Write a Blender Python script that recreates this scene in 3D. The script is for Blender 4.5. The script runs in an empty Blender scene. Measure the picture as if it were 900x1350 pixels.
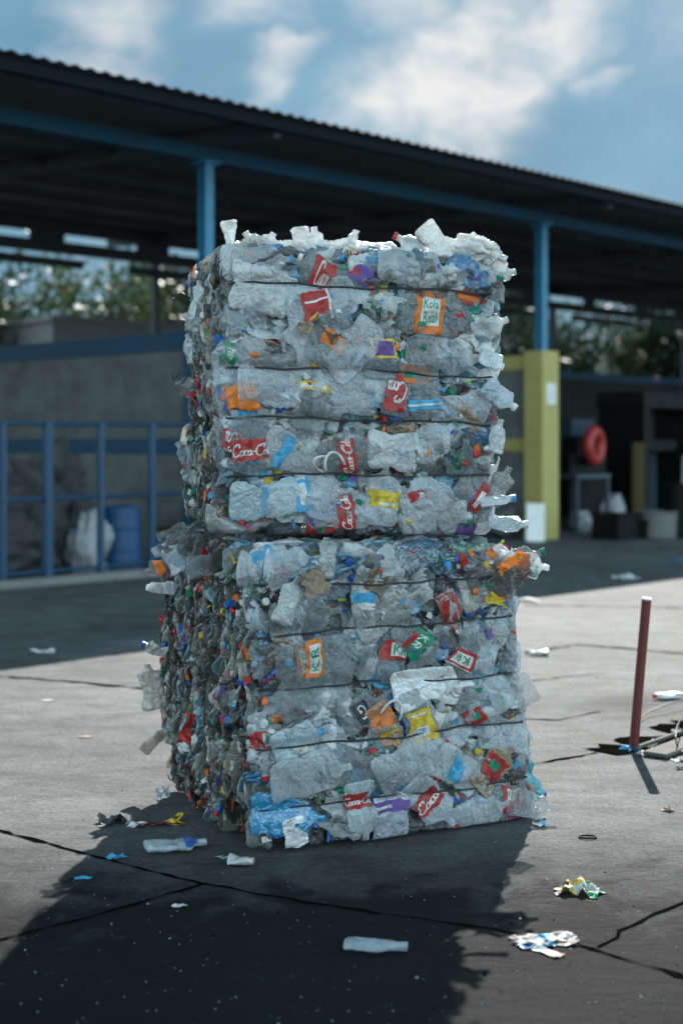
import bpy, bmesh, math, random
import numpy as np
from mathutils import Vector, Matrix, Euler

random.seed(7)
R = np.random.default_rng(11)
S = bpy.context.scene
COL = S.collection
PI = math.pi

# ------------------------------------------------------------------ camera
W0, H0, F, HOR, EYE = 900.0, 1350.0, 1875.0, 580.0, 1.6
cam_d = bpy.data.cameras.new("camera")
cam = bpy.data.objects.new("camera", cam_d)
COL.objects.link(cam)
cam.location = (0, 0, EYE)
cam.rotation_euler = (PI / 2, 0, 0)
cam_d.sensor_fit = 'VERTICAL'
cam_d.sensor_height = 36.0
cam_d.lens = 50.0
cam_d.shift_y = -(H0 / 2 - HOR) / H0
cam_d.clip_end = 2000
cam_d.dof.use_dof = True
cam_d.dof.focus_distance = 5.62
cam_d.dof.aperture_fstop = 1.5
S.camera = cam

def ray(px, py):
    return Vector(((px - W0 / 2) / F, 1.0, (HOR - py) / F))

def on_ground(px, py, z=0.0):
    d = ray(px, py)
    k = (z - EYE) / d.z
    return Vector((d.x * k, k, z))

def at_depth(px, py, y):
    d = ray(px, py)
    return Vector((d.x * y, y, EYE + d.z * y))

# shed axes: A along the open front (to the right, receding), N out of the front towards the yard
A = Vector((.6925, .7214, 0)); N = Vector((.7214, -.6925, 0))
def shed(a, n, z=0.0):
    return A * a + N * n + Vector((0, 0, z))
SHED_ROT = math.atan2(A.y, A.x)
FRONT, BACK = -13.55, -23.4

# ------------------------------------------------------------------ helpers
def link(o, parent=None):
    COL.objects.link(o)
    if parent is not None:
        o.parent = parent
    return o

def tag(o, label=None, cat=None, group=None, kind=None):
    if label: o['label'] = label
    if cat: o['category'] = cat
    if group: o['group'] = group
    if kind: o['kind'] = kind
    return o

def empty(name, label, cat, loc=(0, 0, 0), rot=(0, 0, 0), group=None):
    o = bpy.data.objects.new(name, None)
    o.empty_display_size = .1
    o.location = loc; o.rotation_euler = rot
    link(o)
    return tag(o, label, cat, group)

class MB:
    """collects geometry for ONE mesh object"""
    def __init__(s):
        s.v = []; s.f = []; s.m = []; s.n = 0; s.t = []
    def add(s, v, f, mi=0, tint=None):
        v = np.asarray(v, dtype=float).reshape(-1, 3)
        s.v.append(v)
        n = s.n
        for q in f:
            s.f.append([i + n for i in q]); s.m.append(mi)
        s.n += len(v)
        t = np.ones((len(v), 4)) if tint is None else np.broadcast_to(np.asarray(tint, float), (len(v), 4))
        s.t.append(t)
        return s
    def box(s, lo, hi, mi=0, mat=None, tint=None):
        x0, y0, z0 = lo; x1, y1, z1 = hi
        v = [(x0,y0,z0),(x1,y0,z0),(x1,y1,z0),(x0,y1,z0),(x0,y0,z1),(x1,y0,z1),(x1,y1,z1),(x0,y1,z1)]
        f = [(0,3,2,1),(4,5,6,7),(0,1,5,4),(1,2,6,5),(2,3,7,6),(3,0,4,7)]
        if mat is not None: v = [tuple(mat @ Vector(p)) for p in v]
        return s.add(v, f, mi, tint)
    def tube(s, pts, r, seg=8, mi=0, closed=False, tint=None):
        pts = [Vector(p) for p in pts]
        n = len(pts)
        rs = r if hasattr(r, '__len__') else [r] * n
        vs = []
        up = None
        for i, p in enumerate(pts):
            a = pts[i - 1] if (i > 0 or closed) else pts[i]
            b = pts[(i + 1) % n] if (i < n - 1 or closed) else pts[i]
            t = (b - a).normalized()
            if up is None:
                up = t.orthogonal().normalized()
            up = (up - t * up.dot(t))
            up = up.normalized() if up.length > 1e-6 else t.orthogonal().normalized()
            w = t.cross(up)
            for j in range(seg):
                th = 2 * PI * j / seg
                vs.append(p + (up * math.cos(th) + w * math.sin(th)) * rs[i])
        fs = []
        for i in range(n if closed else n - 1):
            i2 = (i + 1) % n
            for j in range(seg):
                j2 = (j + 1) % seg
                fs.append((i*seg+j, i*seg+j2, i2*seg+j2, i2*seg+j))
        if not closed:
            fs.append(tuple(range(seg - 1, -1, -1)))
            fs.append(tuple((n - 1) * seg + j for j in range(seg)))
        return s.add([tuple(v) for v in vs], fs, mi, tint)
    def lathe(s, prof, seg=20, mi=0, mat=None, tint=None):
        vs = []; fs = []
        for (r, z) in prof:
            for j in range(seg):
                th = 2 * PI * j / seg
                p = Vector((r * math.cos(th), r * math.sin(th), z))
                if mat is not None: p = mat @ p
                vs.append(tuple(p))
        n = len(prof)
        for i in range(n - 1):
            for j in range(seg):
                j2 = (j + 1) % seg
                fs.append((i*seg+j, i*seg+j2, (i+1)*seg+j2, (i+1)*seg+j))
        fs.append(tuple(range(seg - 1, -1, -1)))
        fs.append(tuple((n - 1) * seg + j for j in range(seg)))
        return s.add(vs, fs, mi, tint)
    def build(s, name, mats, parent=None, smooth=False, mat=None, tints=False):
        me = bpy.data.meshes.new(name)
        v = np.concatenate(s.v)
        me.from_pydata(v.tolist(), [], s.f)
        if not isinstance(mats, (list, tuple)): mats = [mats]
        for m in mats: me.materials.append(m)
        me.polygons.foreach_set('material_index', np.array(s.m, dtype=np.int32))
        me.polygons.foreach_set('use_smooth', np.full(len(s.f), smooth, dtype=bool))
        if tints:
            ca = me.color_attributes.new('tint', 'FLOAT_COLOR', 'POINT')
            ca.data.foreach_set('color', np.concatenate(s.t).astype(np.float32).ravel())
        me.update()
        o = bpy.data.objects.new(name, me)
        if mat is not None: o.matrix_local = mat
        return link(o, parent)

def bevel(o, w=.01, seg=2):
    b = o.modifiers.new('bevel', 'BEVEL'); b.width = w; b.segments = seg; b.limit_method = 'ANGLE'
    return o

# ------------------------------------------------------------------ materials
def mat(name):
    m = bpy.data.materials.new(name); m.use_nodes = True
    nt = m.node_tree; nt.nodes.clear()
    out = nt.nodes.new('ShaderNodeOutputMaterial')
    return m, nt, out

def nd(nt, t, **kw):
    n = nt.nodes.new(t)
    for k, v in kw.items():
        if k in n.inputs: n.inputs[k].default_value = v
        else: setattr(n, k, v)
    return n

def ramp(nt, fac, stops):
    r = nt.nodes.new('ShaderNodeValToRGB')
    e = r.color_ramp.elements
    while len(e) < len(stops): e.new(.5)
    for q, (p, c) in zip(e, stops):
        q.position = p; q.color = c if len(c) == 4 else (*c, 1)
    nt.links.new(fac, r.inputs[0])
    return r

def paint(name, col, rough=.45, wear=.25, scale=6.0, metallic=0.0, bump=.1, dirt=(.06, .05, .045), spec=.5):
    """a coat of paint or plain stuff with blotches of grime and a fine uneven surface"""
    m, nt, out = mat(name); L = nt.links.new
    tc = nd(nt, 'ShaderNodeTexCoord')
    n1 = nd(nt, 'ShaderNodeTexNoise', Scale=scale, Detail=8.0, Roughness=.65)
    L(tc.outputs['Object'], n1.inputs['Vector'])
    n2 = nd(nt, 'ShaderNodeTexNoise', Scale=scale * 7, Detail=5.0)
    L(tc.outputs['Object'], n2.inputs['Vector'])
    r = ramp(nt, n1.outputs['Fac'], [(.48, (0, 0, 0)), (.72, (1, 1, 1))])
    mul = nd(nt, 'ShaderNodeMath', operation='MULTIPLY'); mul.inputs[1].default_value = wear
    L(r.outputs[0], mul.inputs[0])
    mx = nd(nt, 'ShaderNodeMix', data_type='RGBA'); mx.inputs['A'].default_value = (*col, 1); mx.inputs['B'].default_value = (*dirt, 1)
    L(mul.outputs[0], mx.inputs['Factor'])
    hs = nd(nt, 'ShaderNodeHueSaturation'); L(mx.outputs['Result'], hs.inputs['Color'])
    mr = nd(nt, 'ShaderNodeMapRange'); mr.inputs['To Min'].default_value = .85; mr.inputs['To Max'].default_value = 1.15
    L(n2.outputs['Fac'], mr.inputs['Value']); L(mr.outputs[0], hs.inputs['Value'])
    b = nd(nt, 'ShaderNodeBsdfPrincipled', Roughness=rough, Metallic=metallic)
    b.inputs['Specular IOR Level'].default_value = spec
    L(hs.outputs[0], b.inputs['Base Color'])
    bp = nd(nt, 'ShaderNodeBump', Strength=bump, Distance=.02)
    L(n2.outputs['Fac'], bp.inputs['Height']); L(bp.outputs[0], b.inputs['Normal'])
    L(b.outputs[0], out.inputs['Surface'])
    return m

def foil(nt, vec, scale, amount):
    """height field of flat facets at random tilts, as in crumpled foil"""
    L = nt.links.new
    vo = nd(nt, 'ShaderNodeTexVoronoi', feature='F1', Scale=scale)
    L(vec, vo.inputs['Vector'])
    d = nd(nt, 'ShaderNodeVectorMath', operation='SUBTRACT'); L(vec, d.inputs[0]); L(vo.outputs['Position'], d.inputs[1])
    c = nd(nt, 'ShaderNodeVectorMath', operation='SUBTRACT'); c.inputs[1].default_value = (.5, .5, .5); L(vo.outputs['Color'], c.inputs[0])
    dp = nd(nt, 'ShaderNodeVectorMath', operation='DOT_PRODUCT'); L(d.outputs[0], dp.inputs[0]); L(c.outputs[0], dp.inputs[1])
    m = nd(nt, 'ShaderNodeMath', operation='MULTIPLY'); m.inputs[1].default_value = amount; L(dp.outputs['Value'], m.inputs[0])
    return m.outputs[0]

def pet_material():
    """crushed bottle plastic: thin, grimy, creased, part see-through; colour and opacity come per bottle"""
    m, nt, out = mat('crushed_plastic'); L = nt.links.new
    at = nd(nt, 'ShaderNodeAttribute', attribute_name='tint')
    geo = nd(nt, 'ShaderNodeNewGeometry')
    dn = nd(nt, 'ShaderNodeTexNoise', Scale=17.0, Detail=9.0, Roughness=.72, Distortion=.6)
    L(geo.outputs['Position'], dn.inputs['Vector'])
    wn = nd(nt, 'ShaderNodeTexNoise', Scale=16.0, Detail=3.0)
    L(geo.outputs['Position'], wn.inputs['Vector'])
    vm = nd(nt, 'ShaderNodeVectorMath', operation='SCALE'); vm.inputs['Scale'].default_value = .07
    L(wn.outputs['Color'], vm.inputs[0])
    va = nd(nt, 'ShaderNodeVectorMath', operation='ADD')
    L(geo.outputs['Position'], va.inputs[0]); L(vm.outputs[0], va.inputs[1])
    def crease(scale, seed):
        """long sharp folds with smooth film between them"""
        mo = nd(nt, 'ShaderNodeVectorMath', operation='ADD'); mo.inputs[1].default_value = (seed, seed * 1.7, -seed); L(va.outputs[0], mo.inputs[0])
        n_ = nd(nt, 'ShaderNodeTexNoise', Scale=scale, Detail=1.5, Roughness=.45, Distortion=.8); L(mo.outputs[0], n_.inputs['Vector'])
        a_ = nd(nt, 'ShaderNodeMath', operation='SUBTRACT'); a_.inputs[1].default_value = .5; L(n_.outputs['Fac'], a_.inputs[0])
        b_ = nd(nt, 'ShaderNodeMath', operation='ABSOLUTE'); L(a_.outputs[0], b_.inputs[0])
        return b_.outputs[0]
    r1_, r2_, r3_ = crease(11.0, 0.0), crease(24.0, 3.1), crease(52.0, 7.7)
    def madd(x, k, y=None):
        m_ = nd(nt, 'ShaderNodeMath', operation='MULTIPLY_ADD'); m_.inputs[1].default_value = k; L(x, m_.inputs[0])
        if y is None: m_.inputs[2].default_value = 0
        else: L(y, m_.inputs[2])
        return m_.outputs[0]
    hsum = madd(r1_, .042, madd(r2_, .011, madd(r3_, .0025, madd(foil(nt, va.outputs[0], 17.0, 1.0), .17))))
    bp = nd(nt, 'ShaderNodeBump', Strength=1.0, Distance=1.0)
    L(hsum, bp.inputs['Height'])
    dn2 = nd(nt, 'ShaderNodeTexNoise', Scale=8.0, Detail=4.0, Roughness=.55, Distortion=.5); L(geo.outputs['Position'], dn2.inputs['Vector'])
    rd = ramp(nt, dn2.outputs['Fac'], [(.50, (0, 0, 0)), (.72, (.7, .7, .7))])
    mx = nd(nt, 'ShaderNodeMix', data_type='RGBA'); mx.inputs['B'].default_value = (.12, .112, .10, 1)
    L(rd.outputs[0], mx.inputs['Factor']); L(at.outputs['Color'], mx.inputs['A'])
    last = mx.outputs['Result']
    # folds: thin drawn lines, some pale, some dark
    pick = ramp(nt, wn.outputs['Fac'], [(.40, (.92, .93, .93)), (.47, (.4, .4, .4)), (.53, (.04, .04, .038))])
    for (r_, w_, k_) in ((r1_, .010, .8), (r2_, .011, .7), (r3_, .010, .35)):
        c_ = nd(nt, 'ShaderNodeMapRange'); c_.inputs['From Min'].default_value = 0; c_.inputs['From Max'].default_value = w_; c_.inputs['To Min'].default_value = k_; c_.inputs['To Max'].default_value = 0
        L(r_, c_.inputs['Value'])
        g_ = nd(nt, 'ShaderNodeMath', operation='MULTIPLY'); L(c_.outputs[0], g_.inputs[0])
        gm = ramp(nt, dn.outputs['Fac'], [(.40, (.1, .1, .1)), (.56, (1, 1, 1))]); L(gm.outputs[0], g_.inputs[1])
        mq = nd(nt, 'ShaderNodeMix', data_type='RGBA'); L(g_.outputs[0], mq.inputs['Factor']); L(last, mq.inputs['A']); L(pick.outputs[0], mq.inputs['B'])
        last = mq.outputs['Result']
    mc = nd(nt, 'ShaderNodeMix', data_type='RGBA'); mc.inputs['Factor'].default_value = 0; L(last, mc.inputs['A'])
    b = nd(nt, 'ShaderNodeBsdfPrincipled', Roughness=.2)
    rr = nd(nt, 'ShaderNodeMapRange'); rr.inputs['To Min'].default_value = .04; rr.inputs['To Max'].default_value = .26
    L(dn.outputs['Fac'], rr.inputs['Value']); L(rr.outputs[0], b.inputs['Roughness'])
    b.inputs['IOR'].default_value = 1.6; b.inputs['Specular IOR Level'].default_value = 1.0; b.inputs['Coat Weight'].default_value = .5; b.inputs['Coat Roughness'].default_value = .06
    L(mc.outputs['Result'], b.inputs['Base Color']); L(bp.outputs[0], b.inputs['Normal'])
    tl = nd(nt, 'ShaderNodeBsdfTranslucent'); L(mc.outputs['Result'], tl.inputs['Color']); L(bp.outputs[0], tl.inputs['Normal'])
    m1 = nd(nt, 'ShaderNodeMixShader'); m1.inputs[0].default_value = .16
    L(b.outputs[0], m1.inputs[1]); L(tl.outputs[0], m1.inputs[2])
    tr = nd(nt, 'ShaderNodeBsdfTransparent')
    hs = nd(nt, 'ShaderNodeMix', data_type='RGBA'); hs.inputs['Factor'].default_value = .6; hs.inputs['B'].default_value = (1, 1, 1, 1)
    L(at.outputs['Color'], hs.inputs['A']); L(hs.outputs['Result'], tr.inputs['Color'])
    lw = nd(nt, 'ShaderNodeLayerWeight', Blend=.3); L(bp.outputs[0], lw.inputs['Normal'])
    ad = nd(nt, 'ShaderNodeMath', operation='MULTIPLY_ADD'); ad.inputs[1].default_value = .85
    L(lw.outputs['Facing'], ad.inputs[0]); L(at.outputs['Alpha'], ad.inputs[2])
    ad2 = nd(nt, 'ShaderNodeMath', operation='MULTIPLY_ADD', use_clamp=True); ad2.inputs[1].default_value = .3
    L(rd.outputs[0], ad2.inputs[0]); L(ad.outputs[0], ad2.inputs[2])
    m2 = nd(nt, 'ShaderNodeMixShader')
    L(ad2.outputs[0], m2.inputs[0]); L(tr.outputs[0], m2.inputs[1]); L(m1.outputs[0], m2.inputs[2])
    L(m2.outputs[0], out.inputs['Surface'])
    return m

def film(name, col, rough=.48, wear=.6, emboss=.8):
    m, nt, out = mat(name); L = nt.links.new
    geo = nd(nt, 'ShaderNodeNewGeometry')
    n1 = nd(nt, 'ShaderNodeTexNoise', Scale=26.0, Detail=7.0, Roughness=.7); L(geo.outputs['Position'], n1.inputs['Vector'])
    n2 = nd(nt, 'ShaderNodeTexVoronoi', feature='DISTANCE_TO_EDGE', Scale=55.0); L(geo.outputs['Position'], n2.inputs['Vector'])
    r = ramp(nt, n1.outputs['Fac'], [(.47, (0, 0, 0)), (.75, (wear*1.6,)*3)])
    mx = nd(nt, 'ShaderNodeMix', data_type='RGBA'); mx.inputs['A'].default_value = (*col, 1); mx.inputs['B'].default_value = (.12, .105, .09, 1)
    L(r.outputs[0], mx.inputs['Factor'])
    b = nd(nt, 'ShaderNodeBsdfPrincipled', Roughness=rough); L(mx.outputs['Result'], b.inputs['Base Color'])
    bp = nd(nt, 'ShaderNodeBump', Strength=emboss, Distance=1.0); L(foil(nt, geo.outputs['Position'], 40.0, 1.0), bp.inputs['Height']); L(bp.outputs[0], b.inputs['Normal'])
    tl = nd(nt, 'ShaderNodeBsdfTranslucent'); L(mx.outputs['Result'], tl.inputs['Color'])
    ms = nd(nt, 'ShaderNodeMixShader'); ms.inputs[0].default_value = .2
    L(b.outputs[0], ms.inputs[1]); L(tl.outputs[0], ms.inputs[2]); L(ms.outputs[0], out.inputs['Surface'])
    return m

def concrete(name):
    m, nt, out = mat(name); L = nt.links.new
    geo = nd(nt, 'ShaderNodeNewGeometry')
    big = nd(nt, 'ShaderNodeTexNoise', Scale=.45, Detail=6.0, Roughness=.6); L(geo.outputs['Position'], big.inputs['Vector'])
    mid = nd(nt, 'ShaderNodeTexNoise', Scale=3.2, Detail=10.0, Roughness=.72, Distortion=.4); L(geo.outputs['Position'], mid.inputs['Vector'])
    fine = nd(nt, 'ShaderNodeTexNoise', Scale=42.0, Detail=8.0, Roughness=.75); L(geo.outputs['Position'], fine.inputs['Vector'])
    mp = nd(nt, 'ShaderNodeMapping'); mp.inputs['Rotation'].default_value = (0, 0, -.75); mp.inputs['Scale'].default_value = (1.3, 3.4, 1)
    L(geo.outputs['Position'], mp.inputs['Vector'])
    drag = nd(nt, 'ShaderNodeTexNoise', Scale=2.2, Detail=9.0, Roughness=.7); L(mp.outputs[0], drag.inputs['Vector'])
    r1 = ramp(nt, mid.outputs['Fac'], [(.25, (.062, .064, .064)), (.5, (.128, .131, .131)), (.75, (.215, .218, .215))])
    r2 = ramp(nt, big.outputs['Fac'], [(.35, (.72, .72, .72)), (.65, (1.1, 1.1, 1.1))])
    mu = nd(nt, 'ShaderNodeMix', data_type='RGBA', blend_type='MULTIPLY'); mu.inputs['Factor'].default_value = 1
    L(r1.outputs[0], mu.inputs['A']); L(r2.outputs[0], mu.inputs['B'])
    r3 = ramp(nt, drag.outputs['Fac'], [(.34, (.6, .6, .6)), (.52, (1, 1, 1)), (.75, (1.18, 1.17, 1.14))])
    mu2 = nd(nt, 'ShaderNodeMix', data_type='RGBA', blend_type='MULTIPLY'); mu2.inputs['Factor'].default_value = .8
    L(mu.outputs['Result'], mu2.inputs['A']); L(r3.outputs[0], mu2.inputs['B'])
    r4 = ramp(nt, fine.outputs['Fac'], [(.3, (.45, .45, .45)), (.5, (1, 1, 1)), (.68, (1.5, 1.5, 1.5))])
    mu3 = nd(nt, 'ShaderNodeMix', data_type='RGBA', blend_type='MULTIPLY'); mu3.inputs['Factor'].default_value = .9
    L(mu2.outputs['Result'], mu3.inputs['A']); L(r4.outputs[0], mu3.inputs['B'])
    # oil spill by the drain, stains, and foreground oil darkened further to paint shade
    last = mu3.outputs['Result']
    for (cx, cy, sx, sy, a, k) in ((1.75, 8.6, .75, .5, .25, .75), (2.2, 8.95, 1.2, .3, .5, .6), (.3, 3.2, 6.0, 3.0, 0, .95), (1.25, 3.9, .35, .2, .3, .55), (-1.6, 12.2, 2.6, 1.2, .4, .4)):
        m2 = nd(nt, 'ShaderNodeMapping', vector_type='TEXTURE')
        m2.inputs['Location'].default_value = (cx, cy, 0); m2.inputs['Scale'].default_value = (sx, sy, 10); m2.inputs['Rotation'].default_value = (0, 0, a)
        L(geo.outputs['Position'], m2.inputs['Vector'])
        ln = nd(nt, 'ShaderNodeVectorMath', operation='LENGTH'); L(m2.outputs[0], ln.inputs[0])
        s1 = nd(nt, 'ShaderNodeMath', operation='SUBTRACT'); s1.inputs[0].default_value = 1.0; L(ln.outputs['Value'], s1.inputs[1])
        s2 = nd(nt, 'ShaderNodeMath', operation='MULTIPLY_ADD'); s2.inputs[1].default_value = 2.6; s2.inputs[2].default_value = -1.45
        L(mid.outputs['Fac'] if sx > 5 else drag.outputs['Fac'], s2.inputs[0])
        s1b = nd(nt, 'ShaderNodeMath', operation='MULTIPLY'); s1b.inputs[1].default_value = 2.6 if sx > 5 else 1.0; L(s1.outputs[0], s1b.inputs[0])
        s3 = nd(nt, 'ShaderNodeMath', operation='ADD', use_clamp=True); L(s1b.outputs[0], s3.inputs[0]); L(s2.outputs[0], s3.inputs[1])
        if sx > 5: oil_shade = s3.outputs[0]
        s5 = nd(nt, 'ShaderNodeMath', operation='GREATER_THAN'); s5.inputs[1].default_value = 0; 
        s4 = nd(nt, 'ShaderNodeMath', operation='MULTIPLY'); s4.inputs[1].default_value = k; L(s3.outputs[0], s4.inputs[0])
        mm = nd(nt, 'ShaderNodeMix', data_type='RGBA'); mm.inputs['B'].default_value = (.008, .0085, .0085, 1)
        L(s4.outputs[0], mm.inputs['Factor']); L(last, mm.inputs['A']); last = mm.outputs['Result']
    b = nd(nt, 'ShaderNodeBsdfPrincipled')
    spr = nd(nt, 'ShaderNodeMapRange'); spr.inputs['To Min'].default_value = .12; spr.inputs['To Max'].default_value = .06; L(oil_shade, spr.inputs['Value']); L(spr.outputs[0], b.inputs['Specular IOR Level'])
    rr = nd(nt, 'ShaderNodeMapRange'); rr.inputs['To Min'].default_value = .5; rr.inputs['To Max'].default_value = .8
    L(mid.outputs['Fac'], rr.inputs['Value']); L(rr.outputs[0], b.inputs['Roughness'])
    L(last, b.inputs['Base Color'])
    hsum = nd(nt, 'ShaderNodeMath', operation='MULTIPLY_ADD'); hsum.inputs[1].default_value = .5
    L(fine.outputs['Fac'], hsum.inputs[0]); L(drag.outputs['Fac'], hsum.inputs[2])
    bp = nd(nt, 'ShaderNodeBump', Strength=.9, Distance=.028); L(hsum.outputs[0], bp.inputs['Height']); L(bp.outputs[0], b.inputs['Normal'])
    L(b.outputs[0], out.inputs['Surface'])
    return m

def blocks(name, c1, c2, cm):
    m, nt, out = mat(name); L = nt.links.new
    tc = nd(nt, 'ShaderNodeTexCoord')
    sp = nd(nt, 'ShaderNodeSeparateXYZ'); L(tc.outputs['Object'], sp.inputs[0])
    cb = nd(nt, 'ShaderNodeCombineXYZ'); L(sp.outputs['X'], cb.inputs['X']); L(sp.outputs['Z'], cb.inputs['Y'])
    br = nd(nt, 'ShaderNodeTexBrick', Scale=1.0); br.inputs['Brick Width'].default_value = .4; br.inputs['Row Height'].default_value = .2
    br.inputs['Mortar Size'].default_value = .012; br.inputs['Color1'].default_value = (*c1, 1); br.inputs['Color2'].default_value = (*c2, 1); br.inputs['Mortar'].default_value = (*cm, 1)
    L(cb.outputs[0], br.inputs['Vector'])
    n = nd(nt, 'ShaderNodeTexNoise', Scale=2.5, Detail=8.0, Roughness=.7); L(tc.outputs['Object'], n.inputs['Vector'])
    r = ramp(nt, n.outputs['Fac'], [(.3, (.6, .6, .6)), (.7, (1.2, 1.2, 1.2))])
    mu = nd(nt, 'ShaderNodeMix', data_type='RGBA', blend_type='MULTIPLY'); mu.inputs['Factor'].default_value = 1
    L(br.outputs['Color'], mu.inputs['A']); L(r.outputs[0], mu.inputs['B'])
    b = nd(nt, 'ShaderNodeBsdfPrincipled', Roughness=.9); L(mu.outputs['Result'], b.inputs['Base Color'])
    bp = nd(nt, 'ShaderNodeBump', Strength=.5, Distance=.01); L(br.outputs['Fac'], bp.inputs['Height']); bp.invert = True
    L(bp.outputs[0], b.inputs['Normal']); L(b.outputs[0], out.inputs['Surface'])
    return m

def leaf_material(name, c1, c2):
    m, nt, out = mat(name); L = nt.links.new
    geo = nd(nt, 'ShaderNodeNewGeometry')
    n = nd(nt, 'ShaderNodeTexNoise', Scale=.9, Detail=3.0); L(geo.outputs['Position'], n.inputs['Vector'])
    r = ramp(nt, n.outputs['Fac'], [(.35, c1), (.65, c2)])
    b = nd(nt, 'ShaderNodeBsdfPrincipled', Roughness=.5); L(r.outputs[0], b.inputs['Base Color'])
    t = nd(nt, 'ShaderNodeBsdfTranslucent'); L(r.outputs[0], t.inputs['Color'])
    ms = nd(nt, 'ShaderNodeMixShader'); ms.inputs[0].default_value = .2
    L(b.outputs[0], ms.inputs[1]); L(t.outputs[0], ms.inputs[2]); L(ms.outputs[0], out.inputs['Surface'])
    return m

M = {}
M['pet'] = pet_material()
for k, c in dict(red=(.44, .025, .022), blue=(.02, .14, .5), sky=(.05, .36, .62), green=(.01, .27, .14), orange=(.78, .2, .02), yellow=(.72, .5, .03),
                 purple=(.13, .06, .3), white=(.72, .72, .7), dark=(.03, .03, .04), maroon=(.14, .02, .07), pink=(.6, .08, .2), lime=(.25, .5, .08), brown=(.33, .24, .16)).items():
    M['film_' + k] = film('printed_film_' + k, c)
for k, c in dict(red=(.5, .02, .015), blue=(.01, .1, .42), green=(.0, .2, .1), orange=(.75, .17, .03), yellow=(.6, .4, .03), white=(.68, .68, .66), purple=(.2, .04, .3), sky=(.03, .3, .6)).items():
    M['cap_' + k] = film('cap_plastic_' + k, c, .35, .3, .1)
M['wire'] = paint('black_baling_wire', (.012, .012, .013), .45, .3, 20, 0, .05)
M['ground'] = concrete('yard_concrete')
M['groove'] = paint('joint_dirt_drain_shade', (.004, .004, .0035), 1.0, .3, 9, 0, .6, (.012, .011, .010), .0)  # dirt in the joints, painted shade in the drain
M['blue_paint'] = paint('blue_steel_paint', (.02, .19, .33), .42, .25, 3)
M['rail_paint'] = paint('dark_blue_rail_paint', (.006, .05, .11), .5, .3, 5)
M['beam_paint'] = paint('dark_blue_beam_paint', (.009, .065, .115), .6, .3, 3, 0, .1, (.01, .02, .03), .25)
M['blue_wall'] = paint('blue_masonry_paint', (.007, .055, .115), .7, .25, 3)
M['yellow'] = paint('yellow_masonry_paint', (.42, .36, .12), .7, .25, 2.2, 0, .2, (.2, .19, .08))
M['block'] = blocks('grey_block', (.17, .18, .17), (.12, .13, .125), (.14, .145, .14))
M['block_dark'] = blocks('dark_block', (.024, .026, .026), (.016, .018, .018), (.02, .021, .021))  # same block pattern in a much darker tone
M['roof'] = paint('rusty_sheet', (.10, .125, .135), .6, .5, 1.5, .3, .1)
M['roof_top'] = paint('rusty_dark_sheet', (.035, .03, .028), .85, .5, 1.5, 0, .1)
M['eave_paint'] = paint('dark_eave_paint', (.007, .012, .015), .85, .3, 3, 0, .1, (.012, .012, .012), .08)
M['rafter'] = paint('dark_steel', (.035, .05, .06), .6, .4, 2)
M['red_paint'] = paint('dark_red_paint', (.12, .012, .010), .45, .45, 14, 0, .15, (.05, .03, .025))
M['ring_red'] = paint('bright_red_paint', (.36, .025, .02), .45, .2, 8)
M['white'] = paint('white_board', (.78, .78, .76), .5, .25, 6)
M['machine'] = paint('blue_grey_machine', (.03, .055, .08), .5, .45, 5)
M['black'] = paint('black_plastic', (.0032, .0034, .0036), .6, .3, 8, 0, .1, (.010, .010, .009), .2)
M['bag'] = paint('woven_dark_bag', (.045, .047, .05), .75, .5, 6, 0, .4)
M['whitebag'] = paint('white_plastic_bag', (.32, .34, .36), .35, .35, 10, 0, .2)
M['bluebarrel'] = paint('blue_barrel', (.010, .075, .19), .4, .3, 6)
M['steelbin'] = paint('grey_bin', (.13, .135, .135), .55, .4, 6)
M['ochre'] = paint('ochre_paint', (.055, .037, .008), .7, .5, 6, 0, .1, (.02, .016, .01), .2)
M['cardboard'] = paint('cardboard', (.28, .17, .09), .85, .5, 9)
M['stone'] = paint('grey_kerb', (.2, .2, .195), .9, .4, 5, 0, .5)
M['trunk'] = paint('bark', (.07, .055, .04), .9, .5, 9, 0, .8)
M['leaf'] = leaf_material('leaf_green', (.010, .026, .010), (.028, .052, .018))
M['leaf_y'] = leaf_material('leaf_yellow_green', (.03, .055, .014), (.085, .105, .025))
M['metal'] = paint('worn_angle_steel', (.11, .105, .095), .8, .5, 9, 0, .2, (.05, .03, .02), .2)
M['ink'] = paint('blue_ink', (.05, .12, .3), .6, .0, 9)
M['soil'] = paint('dark_soil', (.07, .065, .05), .95, .5, 1)

# ------------------------------------------------------------------ lettering
_txt = {}
def text_geo(word):
    """vertices in 0..1 x 0..1 and triangles of a printed word"""
    if word in _txt: return _txt[word]
    cu = bpy.data.curves.new('lettering', 'FONT'); cu.body = word; cu.resolution_u = 3
    cu.align_x = 'CENTER'; cu.space_line = .85; cu.offset = .012
    o = bpy.data.objects.new('lettering', cu); COL.objects.link(o)
    dg = bpy.context.evaluated_depsgraph_get()
    me = bpy.data.meshes.new_from_object(o.evaluated_get(dg))
    bm = bmesh.new(); bm.from_mesh(me)
    bmesh.ops.triangulate(bm, faces=bm.faces[:])
    bmesh.ops.subdivide_edges(bm, edges=[e for e in bm.edges if e.calc_length() > .25], cuts=2, use_grid_fill=False)
    bmesh.ops.triangulate(bm, faces=bm.faces[:])
    v = np.array([x.co[:2] for x in bm.verts]); f = [[q.index for q in x.verts] for x in bm.faces]
    bm.free()
    bpy.data.objects.remove(o); bpy.data.curves.remove(cu); bpy.data.meshes.remove(me)
    lo, hi = v.min(0), v.max(0)
    asp = (hi[0] - lo[0]) / (hi[1] - lo[1])
    v = (v - lo) / (hi - lo)
    _txt[word] = (v, f, asp)
    return _txt[word]

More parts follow.
